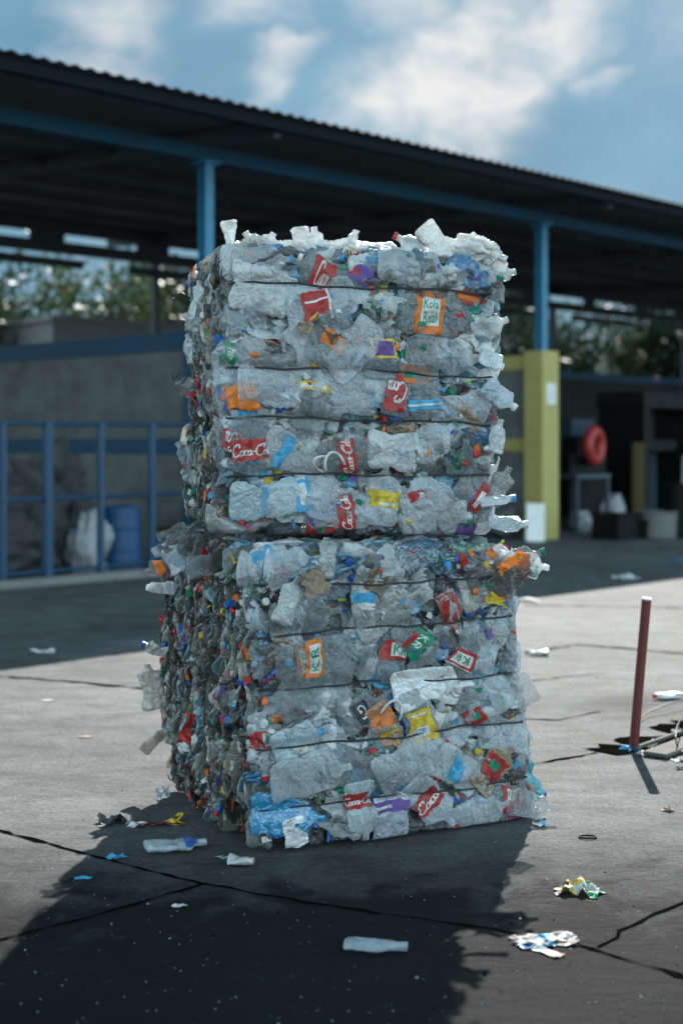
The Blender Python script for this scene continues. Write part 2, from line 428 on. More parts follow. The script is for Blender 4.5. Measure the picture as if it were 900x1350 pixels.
def script_geo(word):
    """flowing script drawn as pen strokes of changing width"""
    key = '~' + word
    if key in _txt: return _txt[key]
    def arc(cx, cy, rx, ry, a0, a1, n=16):
        return [(cx + rx * math.cos(math.radians(a0 + (a1 - a0) * i / n)), cy + ry * math.sin(math.radians(a0 + (a1 - a0) * i / n))) for i in range(n + 1)]
    x = 0.0; strokes = []
    for ch in word:
        if ch == 'C':
            strokes.append(arc(x + .5, .55, .5, .62, 48, 318, 22)); strokes.append(arc(x + .62, .98, .22, .2, 200, -60, 12)); x += .92
        elif ch == 'o':
            strokes.append(arc(x + .22, .25, .2, .26, 0, 360, 16)); strokes.append(arc(x + .42, .5, .14, .12, 200, 330, 6)); x += .48
        elif ch == 'c':
            strokes.append(arc(x + .22, .25, .2, .26, 50, 320, 14)); x += .42
        elif ch == 'a':
            strokes.append(arc(x + .2, .25, .19, .26, 0, 360, 16)); strokes.append([(x + .4, .5), (x + .39, .2), (x + .45, .02), (x + .58, .1)]); x += .56
        elif ch == 'l':
            strokes.append([(x, .1), (x + .2, .6), (x + .24, 1.0), (x + .12, 1.1), (x + .07, .8), (x + .08, .2), (x + .16, 0), (x + .28, .1)]); x += .28
        elif ch == '-':
            strokes.append([(x - .02, .33), (x + .2, .36)]); x += .24
    vs = []; fs = []
    for s in strokes:
        s = [(px + .28 * py, py) for px, py in s]
        n0 = len(vs)
        for i, p in enumerate(s):
            a = s[max(i - 1, 0)]; b = s[min(i + 1, len(s) - 1)]
            tx, ty = b[0] - a[0], b[1] - a[1]; l = math.hypot(tx, ty) or 1
            w = .045 + .05 * abs(ty / l)
            vs.append((p[0] - ty / l * w, p[1] + tx / l * w)); vs.append((p[0] + ty / l * w, p[1] - tx / l * w))
        for i in range(len(s) - 1):
            a = n0 + 2 * i
            fs.append((a, a + 1, a + 3, a + 2))
    v = np.array(vs); lo, hi = v.min(0), v.max(0); asp = (hi[0] - lo[0]) / (hi[1] - lo[1])
    _txt[key] = ((v - lo) / (hi - lo), fs, asp)
    return _txt[key]

# ------------------------------------------------------------------ crushed bottles
def tri(s):
    return 4 * np.abs(s - np.floor(s + .5)) - 1

class Bottle:
    """a crushed drinks bottle: lathe profile squeezed flat, folded and creased. x runs base to neck, y across, z out of the flat"""
    def __init__(s, L, r, flat, rng, crush=1.0, dents=True):
        s.L, s.r = L, r
        s.flat = flat
        per = PI * r
        s.wy = min(per * .5 * (1 - flat) + r * flat + r * .25 * (1 - flat), r * 1.5)
        s.neck = .0135
        s.crush = crush
        K = 7
        s.dir = rng.normal(size=(K, 3)); s.dir /= np.linalg.norm(s.dir, axis=1)[:, None]
        s.frq = rng.uniform(.5, 1.0, K) * np.array([.35, .55, .8, 1.1, 1.6, 2.2, 3.2]) / r * .75
        s.ph = rng.uniform(0, 1, K)
        s.amp = .75 * r * crush * np.array([.18, .17, .14, .10, .065, .035, .018]) * rng.uniform(.6, 1.3, K)
        s.bend = rng.normal() * .5 * crush; s.twist = rng.normal() * .35 * crush; s.skew = rng.normal() * .25 * crush
        s.body = rng.uniform(.68, .8); s.sh = s.body + rng.uniform(.11, .16)
        s.waist = rng.uniform(0, .14); s.wpos = rng.uniform(.3, .5)
        s.ribs = rng.random() < .55
        s.nd = rng.integers(2, 5) if dents else 0
        s.dent = [(rng.uniform(.1, .8), rng.uniform(-PI, PI), rng.uniform(.1, .22), rng.uniform(.15, .45)) for _ in range(s.nd)]
    def prof(s, t):
        r = np.ones_like(t)
        base = np.clip(t / .06, 0, 1); r = np.where(t < .06, .55 + .45 * np.sqrt(np.clip(1 - (1 - base) ** 2, 0, 1)), r)
        r = r * (1 - s.waist * np.exp(-((t - s.wpos) / .07) ** 2))
        if s.ribs: r = r * (1 + .05 * np.sin(t * 70) * (t < s.body) * (t > .1))
        k = np.clip((t - s.body) / (s.sh - s.body), 0, 1); k = k * k * (3 - 2 * k)
        nr = s.neck / s.r
        r = r * (1 - k) + nr * k
        return r
    def ev(s, t, th, off=0.0):
        """points at (t along, th around), th=0 faces +z"""
        t = np.asarray(t, float); th = np.asarray(th, float)
        pr = s.prof(t)
        k = np.clip((t - s.body) / (s.sh - s.body), 0, 1)
        flat = s.flat + (1 - s.flat) * k ** 1.5
        ry = (s.wy * (1 - k) + s.r * k) * pr + off; rz = s.r * pr * flat + off
        d = np.zeros_like(t)
        for (dt, dth, w, a) in s.dent:
            dd = np.angle(np.exp(1j * (th - dth)))
            d = d + a * np.exp(-((t - dt) / w) ** 2 - (dd / .8) ** 2)
        m = 1 - d * (1 - k)
        c, si = np.cos(th), np.sin(th)
        x = (t - .5) * s.L; y = ry * np.sign(si) * np.abs(si) ** .85 * m; z = rz * c * m
        P = np.stack([x, y, z], -1)
        Q = P.copy(); Q[..., 2] *= 1.8
        soft = 1 - .75 * k
        fz = np.zeros_like(t); fy = np.zeros_like(t); fx = np.zeros_like(t)
        for i in range(len(s.ph)):
            w = tri(Q @ s.dir[i] * s.frq[i] + s.ph[i]) * s.amp[i]
            fz += w * .85; fy += w * s.dir[i][0]; fx += w * s.dir[i][1] * .7
        P[..., 2] += fz * soft; P[..., 1] += fy * soft; P[..., 0] += fx * soft
        u = P[..., 0] / s.L
        P[..., 2] += s.bend * s.L * .35 * (u * u) * np.sign(s.bend) * 1.0
        P[..., 1] += s.skew * s.L * .5 * u * np.abs(u)
        a = s.twist * u
        y, z = P[..., 1].copy(), P[..., 2].copy()
        P[..., 1] = y * np.cos(a) - z * np.sin(a); P[..., 2] = y * np.sin(a) + z * np.cos(a)
        return P
    def shell(s, nl, nc):
        t = np.concatenate([[0.0], np.linspace(.004, 1, nl - 1)])
        th = np.arange(nc) / nc * 2 * PI
        T, TH = np.meshgrid(t, th, indexing='ij')
        P = s.ev(T, TH)
        c = P[1].mean(0); P[0] = c + (P[1] - c) * .15
        return P.reshape(-1, 3), tube_faces(nl, nc)
    def patch(s, t0, t1, a0, a1, nt, na, off):
        T, TH = np.meshgrid(np.linspace(t0, t1, nt), np.linspace(a0, a1, na), indexing='ij')
        return s.on(T, TH, off).reshape(-1, 3)
    def on(s, T, TH, off):
        e = 2e-3
        P = s.ev(T, TH)
        dt = s.ev(T + e, TH) - s.ev(T - e, TH); da = s.ev(T, TH + e * 4) - s.ev(T, TH - e * 4)
        n = np.cross(da, dt); n /= np.linalg.norm(n, axis=-1, keepdims=True) + 1e-12
        out = np.stack([np.zeros_like(T), np.sin(TH), np.cos(TH)], -1)
        sg = np.sign((n * out).sum(-1, keepdims=True)); sg[sg == 0] = 1
        n = n * sg * .5 + out * .5
        return P + n * off

_tf = {}
def tube_faces(nl, nc):
    if (nl, nc) not in _tf:
        f = []
        for i in range(nl - 1):
            for j in range(nc):
                j2 = (j + 1) % nc
                f.append([i*nc+j, i*nc+j2, (i+1)*nc+j2, (i+1)*nc+j])
        f.append(list(range(nc - 1, -1, -1))); f.append([(nl-1)*nc+j for j in range(nc)])
        _tf[(nl, nc)] = f
    return _tf[(nl, nc)]
_gf = {}
def grid_faces(a, b):
    if (a, b) not in _gf:
        _gf[(a, b)] = [[i*b+j, i*b+j+1, (i+1)*b+j+1, (i+1)*b+j] for i in range(a-1) for j in range(b-1)]
    return _gf[(a, b)]

CAPPROF = [(.0142, 0), (.0150, .001), (.0150, .0135), (.0135, .0155), (.004, .0157)]
def cap_geo(mb, M4, mi=0, sc=1.0, seg=18):
    vs = []; fs = []
    for (r, z) in CAPPROF:
        for j in range(seg):
            th = 2 * PI * j / seg
            rr = r * sc * (1 + (.035 if j % 2 else -.02) * (z < .014))
            vs.append(tuple(M4 @ Vector((rr * math.cos(th), rr * math.sin(th), z * sc))))
    n = len(CAPPROF)
    for i in range(n - 1):
        for j in range(seg):
            j2 = (j + 1) % seg
            fs.append((i*seg+j, i*seg+j2, (i+1)*seg+j2, (i+1)*seg+j))
    fs.append(tuple(range(seg - 1, -1, -1))); fs.append(tuple((n-1)*seg+j for j in range(seg)))
    mb.add(vs, fs, mi)

def sheet_geo(w, h, n, rng, amp=.25, curl=0.0):
    """a crumpled piece of film w x h, in its x-y plane"""
    X, Y = np.meshgrid(np.linspace(-.5, .5, n), np.linspace(-.5, .5, n), indexing='ij')
    rag = 1 + .12 * tri(Y * 2.3 + rng.random()); P = np.stack([X * w * rag, Y * h * (1 + .12 * tri(X * 2.1 + rng.random())), np.zeros_like(X)], -1)
    s = max(w, h)
    Q = P / s
    for k in range(6):
        d = rng.normal(size=2); d /= np.linalg.norm(d)
        f = [.8, 1.3, 2.0, 3.1, 4.6, 6.5][k]
        q = tri((Q[..., :2] @ d) * f + rng.random()) * amp * s * [.3, .24, .17, .11, .07, .04][k]
        P[..., 2] += q; P[..., 0] += q * d[1] * .4; P[..., 1] -= q * d[0] * .4
    P[..., 2] += curl * s * (Q[..., 0] ** 2)
    return P.reshape(-1, 3), grid_faces(n, n)

def basis(ax, nrm):
    ax = Vector(ax).normalized(); nrm = Vector(nrm)
    nrm = (nrm - ax * nrm.dot(ax)).normalized()
    wid = nrm.cross(ax)
    return Matrix(((ax.x, wid.x, nrm.x), (ax.y, wid.y, nrm.y), (ax.z, wid.z, nrm.z))).to_4x4()

def apply(m4, v):
    a = np.array(m4)
    return v @ a[:3, :3].T + a[:3, 3]

CLEAR = [(.60, .64, .66, .16), (.68, .73, .75, .26), (.28, .29, .29, .14), (.76, .80, .82, .40), (.50, .60, .67, .2), (.18, .19, .18, .22), (.56, .61, .64, .08), (.84, .86, .86, .58), (.10, .105, .10, .24), (.40, .44, .47, .12)]
TINTED = [(.10, .32, .48, .62), (.04, .22, .42, .68), (.06, .28, .2, .6), (.22, .45, .56, .55), (.3, .2, .1, .6), (.07, .2, .26, .7)]
def tint_for(rng, dirt=1.0):  # dirt dims the tint: grime at the ends, shade for the deeper filling
    c = np.array(TINTED[rng.integers(len(TINTED))] if rng.random() < .22 else CLEAR[rng.integers(len(CLEAR))])
    c[:3] *= rng.uniform(.72, 1.08) * dirt
    return c
LABELS = ['red'] * 7 + ['sky'] * 4 + ['blue'] * 3 + ['orange'] * 3 + ['green'] * 2 + ['yellow'] * 1 + ['purple'] * 1 + ['white'] * 2 + ['maroon']
CAPS = ['red'] * 5 + ['blue'] * 7 + ['green'] * 4 + ['orange'] * 3 + ['white'] * 5 + ['yellow'] * 2 + ['sky'] * 2 + ['purple']

def label_geo(mb, b, t0, t1, a0, a1, mi, rng, marks=(), words=None, pattern=None):
    """a printed sleeve that follows the crushed wall. marks / words go to further material slots"""
    nt = max(6, int((t1 - t0) * 44)); na = max(8, int((a1 - a0) * 9))
    T, TH = np.meshgrid(np.linspace(t0, t1, nt), np.linspace(a0, a1, na), indexing='ij')
    e0 = rng.random(4)
    TT = T + .010 * tri(TH * 1.7 + e0[0]) * (T - t0) / (t1 - t0) + .008 * tri(TH * 1.1 + e0[1])
    v = b.on(TT, TH, .0028).reshape(-1, 3)
    mb.add(v, grid_faces(nt, na), mi)
    for (u0, u1, w0, w1, m2) in marks:        # u along the bottle, w around, both 0..1
        n1 = max(3, int((u1 - u0) * nt) + 2); n2 = max(3, int((w1 - w0) * na) + 2)
        U, Wd = np.meshgrid(np.linspace(u0, u1, n1), np.linspace(w0, w1, n2), indexing='ij')
        mb.add(b.on(t0 + U * (t1 - t0), a0 + Wd * (a1 - a0), .0044).reshape(-1, 3), grid_faces(n1, n2), m2)
    if words:
        for (geo, rot, box, m2) in words:
            gv, gf, asp = geo
            x, y = gv[:, 0].copy(), gv[:, 1].copy()
            # rot 0: reads along the axis base to neck, letters' up towards +th side
            for _ in range(rot): x, y = 1 - y, x.copy()
            u0, u1, w0, w1 = box
            U = u0 + x * (u1 - u0); Wd = w0 + y * (w1 - w0)
            mb.add(b.on(t0 + U * (t1 - t0), a0 + Wd * (a1 - a0), .0062), gf, m2)

def make_bottle(parent, m4, b, tint, rng, cap=None, label=None, res=(30, 26), name='crushed_bottle', note=None, merge=None, press=None):
    """one bottle as a part with its cap and sleeve as sub-parts; or, with merge, into a stuff mesh"""
    v, f = b.shell(*res)
    inv = np.array(m4.inverted()) if press else None
    def squeeze(q):
        if press is None: return q
        w_ = press(apply(m4, q))
        return w_ @ inv[:3, :3].T + inv[:3, 3]
    v = squeeze(v)
    if merge is not None:
        merge.add(apply(m4, v), f, 0, tint)
        o = None
    else:
        mb = MB(); mb.add(v, f, 0, tint)
        o = mb.build(name, M['pet'], parent, smooth=True, mat=m4, tints=True)
        if note: o['label'] = note
    if label is not None:
        mb2 = MB(); mats = label['mats']
        if merge is not None:
            pass
        else:
            label_geo(mb2, b, label['t'][0], label['t'][1], label['a'][0], label['a'][1], 0, rng, label.get('marks', ()), label.get('words'))
            mb2.v = [squeeze(q) for q in mb2.v]
            l = mb2.build('bottle_label', [M['film_' + q] for q in mats], o, smooth=True)
            if label.get('note'): l['label'] = label['note']
    if cap is not None:
        P = b.ev(np.array([.93, .93, .93, .93, 1., 1., 1., 1.]), np.array([0, PI / 2, PI, -PI / 2] * 2))
        c0 = Vector(P[:4].mean(0)); c1 = Vector(P[4:].mean(0))
        z = (c1 - c0).normalized(); x = z.orthogonal().normalized(); y = z.cross(x)
        cm = Matrix(((x.x, y.x, z.x, 0), (x.y, y.y, z.y, 0), (x.z, y.z, z.z, 0), (0, 0, 0, 1)))
        cm.translation = c1 - z * .010
        if merge is None:
            mb3 = MB(); cap_geo(mb3, cm, 0, 1.08); mb3.v = [squeeze(q) for q in mb3.v]; c = mb3.build('bottle_cap', M['cap_' + cap], o, smooth=False)
    return o

def random_label(rng, axis_up=True):
    c = LABELS[rng.integers(len(LABELS))]
    t0 = rng.uniform(.2, .4); t1 = t0 + rng.uniform(.10, .24)
    a0 = rng.uniform(-2.2, -.5); a1 = a0 + rng.uniform(1.3, 3.0)
    second = {'red': 'white', 'sky': 'white', 'blue': 'white', 'orange': 'green', 'green': 'white', 'yellow': 'blue', 'purple': 'yellow', 'white': 'blue', 'maroon': 'orange'}[c]
    marks = []
    if rng.random() < .6: marks.append((0.0, .12, .02, .98, 1))
    if rng.random() < .5: marks.append((.86, .98, .02, .98, 2))
    if rng.random() < .7:
        w = rng.uniform(.1, .7); marks.append((.3, .72, w, w + .22, 1))
    return dict(t=(t0, t1), a=(a0, a1), mats=[c, second, ['yellow', 'dark', 'green', 'blue'][rng.integers(4)]], marks=marks)

# ------------------------------------------------------------------ a bale
class Bale:
    def __init__(s, name, label, corner, ang, W, D, H, z0, roll, wires, seed, flare=0.0):
        s.W, s.D, s.H, s.flare = W, D, H, flare
        s.rng = np.random.default_rng(seed)
        u = Vector((math.cos(ang), math.sin(ang), 0)); dd = Vector((-math.sin(ang), math.cos(ang), 0))
        c = Vector((corner[0], corner[1], 0)) + u * (W / 2) + dd * (D / 2)
        s.root = empty(name, label, 'bale', (c.x, c.y, z0), (0, roll, ang), 'baled plastic bottles stacked in the yard')
        s.M = Matrix.Translation(s.root.location) @ Euler((0, roll, ang)).to_matrix().to_4x4()
        s.inv = s.M.inverted()
        s.wires = wires
        s.phs = s.rng.uniform(0, 6.28, 12)
        s.foot = .8 if z0 > 1 else .35
        s.zlo, s.zhi = (.07, H - .03) if z0 > 1 else (.02, H - .09)
    def face_pt(s, px, py):
        """where the view through a photo point meets the front of the bale"""
        o = s.inv @ Vector((0, 0, EYE)); d = (s.inv.to_3x3() @ ray(px, py))
        k = (-s.D / 2 - o.y) / d.y
        p = o + d * k
        return p.x, p.z
    def bulge(s, h, z, half):
        """outward swelling of a side: rounded at its edges, pinched where the wires bite; h runs along the side from -half to half"""
        h = np.asarray(h, float); z = np.asarray(z, float)
        r = .09; e = np.clip(half - np.abs(h), 0, r)
        o = -(r - np.sqrt(np.maximum(r * r - (r - e) ** 2, 0))) * .6
        r = .10; e = np.clip(np.minimum(z, s.H - z), 0, r)
        low = np.where(z < s.H / 2, s.foot, .8)
        o = o - (r - np.sqrt(np.maximum(r * r - (r - e) ** 2, 0))) * low
        o = o + .022 * np.cos(h / half * PI / 2)
        for w in s.wires: o = o - .032 * np.exp(-((z - w) / .026) ** 2)
        return o + .014 * np.sin(h * 5.1 + s.phs[0]) * np.sin(z * 6.3 + s.phs[1]) + .010 * np.sin(h * 13 + s.phs[2]) * np.sin(z * 11 + s.phs[3])
    def press(s, v, slack=.40):
        """nothing sticks far out of a pressed bale"""
        v = v.copy()
        env = -s.D / 2 - s.bulge(np.clip(v[:, 0], -s.W / 2, s.W / 2), v[:, 2], s.W / 2) - .024
        v[:, 1] = np.where(v[:, 1] < env, env - (env - v[:, 1]) * slack, v[:, 1])
        hw = s.W / 2 + s.bulge(np.clip(v[:, 1], -s.D / 2, s.D / 2), v[:, 2], s.D / 2) + .008
        v[:, 0] = np.where(np.abs(v[:, 0]) > hw, np.sign(v[:, 0]) * (hw + (np.abs(v[:, 0]) - hw) * .35), v[:, 0])
        v[:, 2] = np.where(v[:, 2] < .004, .004 + (v[:, 2] - .004) * .1, v[:, 2])
        t = s.H - .01
        v[:, 2] = np.where(v[:, 2] > t, t + (v[:, 2] - t) * .5, v[:, 2])
        v[:, 0] += s.spread(v[:, 0], v[:, 2])
        return v
    def spread(s, x, z):
        return s.flare * np.clip(1 - z / (s.H * .62), 0, 1) * np.clip(x / s.W + .5, 0, 1.2)
    def halfw(s, z):
        return s.W / 2
    def build(s, features, n_wires_extra=()):
        rng = s.rng; W, D, H = s.W, s.D, s.H
        stuff = MB(); capstuff = MB()
        # dense heart
        core = MB(); n = 14
        for ax in range(1):
            hw = W / 2 - .10; hd = D / 2 - .09
            prof = []
            for i in range(9):
                z = .05 + (H - .11) * i / 8
                ring = []
                for j in range(40):
                    th = 2 * PI * j / 40
                    c, si = math.cos(th), math.sin(th)
                    k = (abs(c) ** 8 + abs(si) ** 8) ** (-1 / 8)
                    g = 1 + .02 * math.sin(j * 2.7 + i * 1.9)
                    ring.append((c * k * hw * g, si * k * hd * g, z))
                prof += ring
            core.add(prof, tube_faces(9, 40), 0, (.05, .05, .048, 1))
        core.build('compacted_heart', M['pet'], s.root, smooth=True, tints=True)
        parts = 0
        pts = []
        # ---- bottles one can pick out on the front
        for ft in features:
            x, z = s.face_pt(ft['p'][0], ft['p'][1])
            rg = np.random.default_rng(int(ft['p'][0] * 7 + ft['p'][1]))
            b = Bottle(ft.get('L', .26), ft.get('r', .042), ft.get('flat', .24), rg, ft.get('crush', .7))
            a = math.radians(ft.get('ang', 0))
            ax = Vector((math.cos(a), ft.get('lean', rg.uniform(-.08, .08)), math.sin(a)))
            m4 = basis(ax, (rg.normal() * .08 + ft.get('yaw', 0), -1, rg.normal() * .08))
            out = s.bulge(x, z, W / 2)
            m4.translation = Vector((x, -D / 2 - out * 1.0 - ft.get('out', .012) * .75, z))
            make_bottle(s.root, m4, b, np.array(ft.get('tint', CLEAR[rg.integers(len(CLEAR))])), rg, ft.get('cap'), ft.get('label'), note=ft.get('note'), press=s.press)
            pts.append((x, z, ft.get('L', .26) * .33)); parts += 1
        # ---- the others on the front, two loose layers
        cand = []
        tries = 0
        while len(cand) < 430 and tries < 20000:
            tries += 1
            z = rng.uniform(s.zlo, s.zhi); hw = s.halfw(z)
            x = rng.uniform(-hw + .03, hw - .02)
            lim = .068 if tries < 5000 else .046
            if all((x - q[0]) ** 2 + (z - q[1]) ** 2 > (lim + (.018 if q[2] > .09 else 0)) ** 2 for q in pts):
                pts.append((x, z, 0)); cand.append((x, z))
        big = []
        for (x, z) in cand:
            big.append((rng.choice([.15, .2, .24, .29, .34], p=[.32, .30, .2, .12, .06]), x, z))
        big.sort(reverse=True)
        for k, (L, x, z) in enumerate(big):
            r = L * rng.uniform(.145, .19)
            b = Bottle(L, r, rng.uniform(.10, .28), rng, rng.uniform(.6, 1.2))
            a = rng.normal() * .55 + (PI if rng.random() < .5 else 0)
            if rng.random() < .28: a += PI / 2
            m4 = basis((math.cos(a), rng.normal() * .16, math.sin(a)), (rng.normal() * .42, -1, rng.normal() * .42))
            hw = s.halfw(z)
            ext = abs(math.cos(a)) * L * .5 + abs(math.sin(a)) * r
            xx = max(-hw + ext * .8, min(hw - ext * .82, x)); exz = abs(math.sin(a)) * L * .5 + abs(math.cos(a)) * r
            zz = max(exz * .8, min(H - exz * .85, z))
            m4.translation = Vector((xx, -D / 2 - s.bulge(xx, zz, hw) + rng.uniform(.0, .05), zz))
            indiv = parts < 98
            cap = CAPS[rng.integers(len(CAPS))] if rng.random() < .6 else None
            lab = random_label(rng) if rng.random() < .66 else None
            if indiv:
                make_bottle(s.root, m4, b, tint_for(rng), rng, cap, lab, press=s.press); parts += 1
            else:
                make_bottle(None, m4, b, tint_for(rng), rng, None, None, (22, 20), merge=stuff, press=s.press)
        # ---- deeper filling behind the front layer, tinted dark to shade the gaps
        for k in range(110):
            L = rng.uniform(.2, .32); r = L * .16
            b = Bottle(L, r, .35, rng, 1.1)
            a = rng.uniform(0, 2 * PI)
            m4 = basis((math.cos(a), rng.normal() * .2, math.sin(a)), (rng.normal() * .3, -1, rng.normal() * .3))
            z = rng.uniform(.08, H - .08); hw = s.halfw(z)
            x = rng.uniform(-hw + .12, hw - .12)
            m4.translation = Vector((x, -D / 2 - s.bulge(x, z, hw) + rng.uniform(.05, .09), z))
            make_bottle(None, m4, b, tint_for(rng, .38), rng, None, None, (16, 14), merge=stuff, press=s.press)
        # ---- layers seen edge-on at both ends, on top, and the back
        def edge(side, count):
            for k in range(count):
                L = rng.uniform(.14, .3); r = L * rng.uniform(.13, .19)
                b = Bottle(L, r, rng.uniform(.07, .17), rng, rng.uniform(.7, 1.3))
                y = rng.uniform(-D / 2 + .02, D / 2 - .02)
                if side == 'top':
                    a = rng.normal() * .5
                else:
                    a = PI / 2 + rng.normal() * .45
                if rng.random() < .5: a += PI
                lean = rng.normal() * .22
                m4 = basis((math.cos(a), lean, math.sin(a)), (rng.normal() * .22, 1 if rng.random() < .5 else -1, rng.normal() * .2))
                ex = abs(math.cos(a)) * L * .5 + abs(math.sin(a)) * b.wy; ez = abs(math.sin(a)) * L * .5 + abs(math.cos(a)) * b.wy
                z = rng.uniform(.02 + ez * .7, H - ez * .8); hw = s.halfw(z)
                if side == 'left':
                    x = -hw - s.bulge(y, z, D / 2) + ex * .86 + rng.uniform(-.012, .035)
                elif side == 'right':
                    x = hw + s.bulge(y, z, D / 2) - ex * .86 - rng.uniform(-.012, .035)
                else:
                    x = rng.uniform(-W / 2 + ex * .8, W / 2 - ex * .8); z = H - ez * .8 + rng.uniform(-.04, .015)
                m4.translation = Vector((x, y, z))
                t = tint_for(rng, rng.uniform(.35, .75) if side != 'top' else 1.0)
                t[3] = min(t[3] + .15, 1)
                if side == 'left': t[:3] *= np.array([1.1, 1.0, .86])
                make_bottle(None, m4, b, t, rng, None, None, (15, 14), merge=stuff, press=s.press)
        edge('left', 720); edge('right', 330); edge('top', 330)
        for k in range(70):
            L = rng.uniform(.24, .34); b = Bottle(L, L * .17, .35, rng, .9)
            a = rng.uniform(0, 2 * PI); z = rng.uniform(.08, H - .08); x = rng.uniform(-W / 2 + .12, W / 2 - .12)
            m4 = basis((math.cos(a), 0, math.sin(a)), (rng.normal() * .2, 1, rng.normal() * .2))
            m4.translation = Vector((x, D / 2 + s.bulge(x, z, W / 2) - .03, z))
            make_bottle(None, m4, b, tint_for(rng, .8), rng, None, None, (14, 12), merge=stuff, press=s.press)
        for k in range(84):
            w, h = rng.uniform(.08, .2), rng.uniform(.06, .14)
            v, f = sheet_geo(w, h, 14, rng, .45)
            z = rng.uniform(.06, H - .06); hw = s.halfw(z); x = rng.uniform(-hw + .06, hw - .06)
            m4 = basis((rng.normal(), rng.normal() * .2, rng.normal() * .7), (rng.normal() * .3, -1, rng.normal() * .3))
            m4.translation = Vector((x, -D / 2 - s.bulge(x, z, hw) - rng.uniform(-.01, .02), z))
            t = tint_for(rng); t[3] = rng.uniform(.25, .6)
            stuff.add(s.press(apply(m4, v)), f, 0, t)
        o = stuff.build('compacted_bottles', M['pet'], s.root, smooth=True, tints=True); o['kind'] = 'stuff'
        # ---- loose caps
        nc = 0
        cols = list(dict.fromkeys(CAPS))
        def cap_at(p, nrm, k, as_part):
            z = Vector(nrm).normalized(); x = z.orthogonal().normalized(); y = z.cross(x)
            cm = Matrix(((x.x, y.x, z.x, p.x), (x.y, y.y, z.y, p.y), (x.z, y.z, z.z, p.z), (0, 0, 0, 1)))
            if as_part:
                cm.translation.x += float(s.spread(cm.translation.x, cm.translation.z))
                mb = MB(); cap_geo(mb, Matrix(), 0, rng.uniform(.95, 1.25)); mb.build('loose_cap', M['cap_' + k], s.root, mat=cm)
            else:
                cm.translation.x += float(s.spread(cm.translation.x, cm.translation.z)); cap_geo(capstuff, cm, cols.index(k), rng.uniform(.9, 1.2), 12)
        for k in range(96):
            z = rng.uniform(.04, H - .05); hw = s.halfw(z); x = rng.uniform(-hw + .04, hw - .04)
            p = Vector((x, -D / 2 - s.bulge(x, z, hw) - rng.uniform(-.03, .022), z))
            cap_at(p, (rng.normal() * 1.4, -1, rng.normal() * 1.4), CAPS[rng.integers(len(CAPS))], True)
        for side, cnt in ((-1, 46), (1, 34)):
            for k in range(cnt):
                y = rng.uniform(-D / 2 + .02, D / 2 - .05); z = rng.uniform(.03, H - .04); hw = s.halfw(z)
                p = Vector((side * (hw + s.bulge(y, z, D / 2) + rng.uniform(-.035, .0)), y, z))
                cap_at(p, (side, rng.normal() * 1.2, rng.normal() * .8), CAPS[rng.integers(len(CAPS))], False)
        o = capstuff.build('loose_caps', [M['cap_' + c] for c in cols], s.root); o['kind'] = 'stuff'
        # ---- torn scraps of printed film
        scr = MB(); names = ['red', 'sky', 'blue', 'orange', 'green', 'white', 'yellow', 'purple', 'maroon', 'lime', 'pink']
        pw = np.array([.24, .13, .13, .11, .08, .13, .05, .04, .03, .03, .03]); pw /= pw.sum()
        for k in range(460):
            side = rng.choice([0, 1, 2], p=[.66, .24, .10])
            w, h = rng.uniform(.008, .036), rng.uniform(.012, .055)
            v, f = sheet_geo(w, h, 6, rng, .35)
            z = rng.uniform(.03, H - .03); hw = s.halfw(z)
            if side == 0:
                x = rng.uniform(-hw + .03, hw - .03); m4 = basis((rng.normal(), rng.normal() * .3, rng.normal()), (rng.normal() * .3, -1, rng.normal() * .3))
                m4.translation = Vector((x, -D / 2 - s.bulge(x, z, hw) - rng.uniform(-.02, .03), z))
            else:
                sg = -1 if side == 1 else 1
                y = rng.uniform(-D / 2 + .01, D / 2 - .02); m4 = basis((rng.normal() * .5, rng.normal() * .5, 1.5), (sg, rng.normal() * 1.5, rng.normal() * .4))
                v[:, 1] *= .4; v[:, 0] *= 1.7
                m4.translation = Vector((sg * (hw + s.bulge(y, z, D / 2) + rng.uniform(-.035, .004)), y, z))
            scr.add(s.press(apply(m4, v)), f, int(rng.choice(len(names), p=pw)))
        o = scr.build('film_scraps', [M['film_' + c] for c in names], s.root, smooth=True); o['kind'] = 'stuff'
        # ---- wires
        for w in s.wires:
            pts = []
            ph = rng.uniform(0, 6, 4)
            def zz(q): return w + .007 * math.sin(q * 3 + ph[0]) + .006 * math.sin(q * 9 + ph[1]) + .003 * math.sin(q * 31 + ph[2])
            nseg = 26
            hw = s.halfw(w)
            for i in range(nseg):
                x = -hw + .05 + (2 * hw - .1) * i / (nseg - 1); pts.append((x, -D / 2 - s.bulge(x, w, hw) - .050 - .004 * math.sin(i * 1.7 + ph[2]), zz(x)))
            for i in range(nseg):
                y = -D / 2 + .06 + (D - .12) * i / (nseg - 1); pts.append((hw + s.bulge(y, w, D / 2) + .008, y, zz(1 + y)))
            for i in range(nseg):
                x = hw - .05 - (2 * hw - .1) * i / (nseg - 1); pts.append((x, D / 2 + s.bulge(x, w, hw) + .01, zz(x + 2)))
            for i in range(nseg):
                y = D / 2 - .06 - (D - .12) * i / (nseg - 1); pts.append((-hw - s.bulge(y, w, D / 2) - .010 - .008 * math.sin(i * 1.3 + ph[3]), y, zz(y) + .02 * math.sin(i * .9)))
            pts = [(x + float(s.spread(x, z)), y, z) for (x, y, z) in pts]
            mb = MB(); mb.tube(pts, .0040, 6, closed=True)
            if rng.random() < .8:      # twisted tail
                y0 = rng.uniform(-.1, .3); q = [Vector((-hw - .02, y0, w))]
                for i in range(9): q.append(q[-1] + Vector((-.016 + .002 * i, rng.normal() * .008, .012 * math.sin(i * .7 + ph[0]))))
                mb.tube(q, .0028, 6)
            mb.build('baling_wire', M['wire'], s.root, smooth=True)
        return s

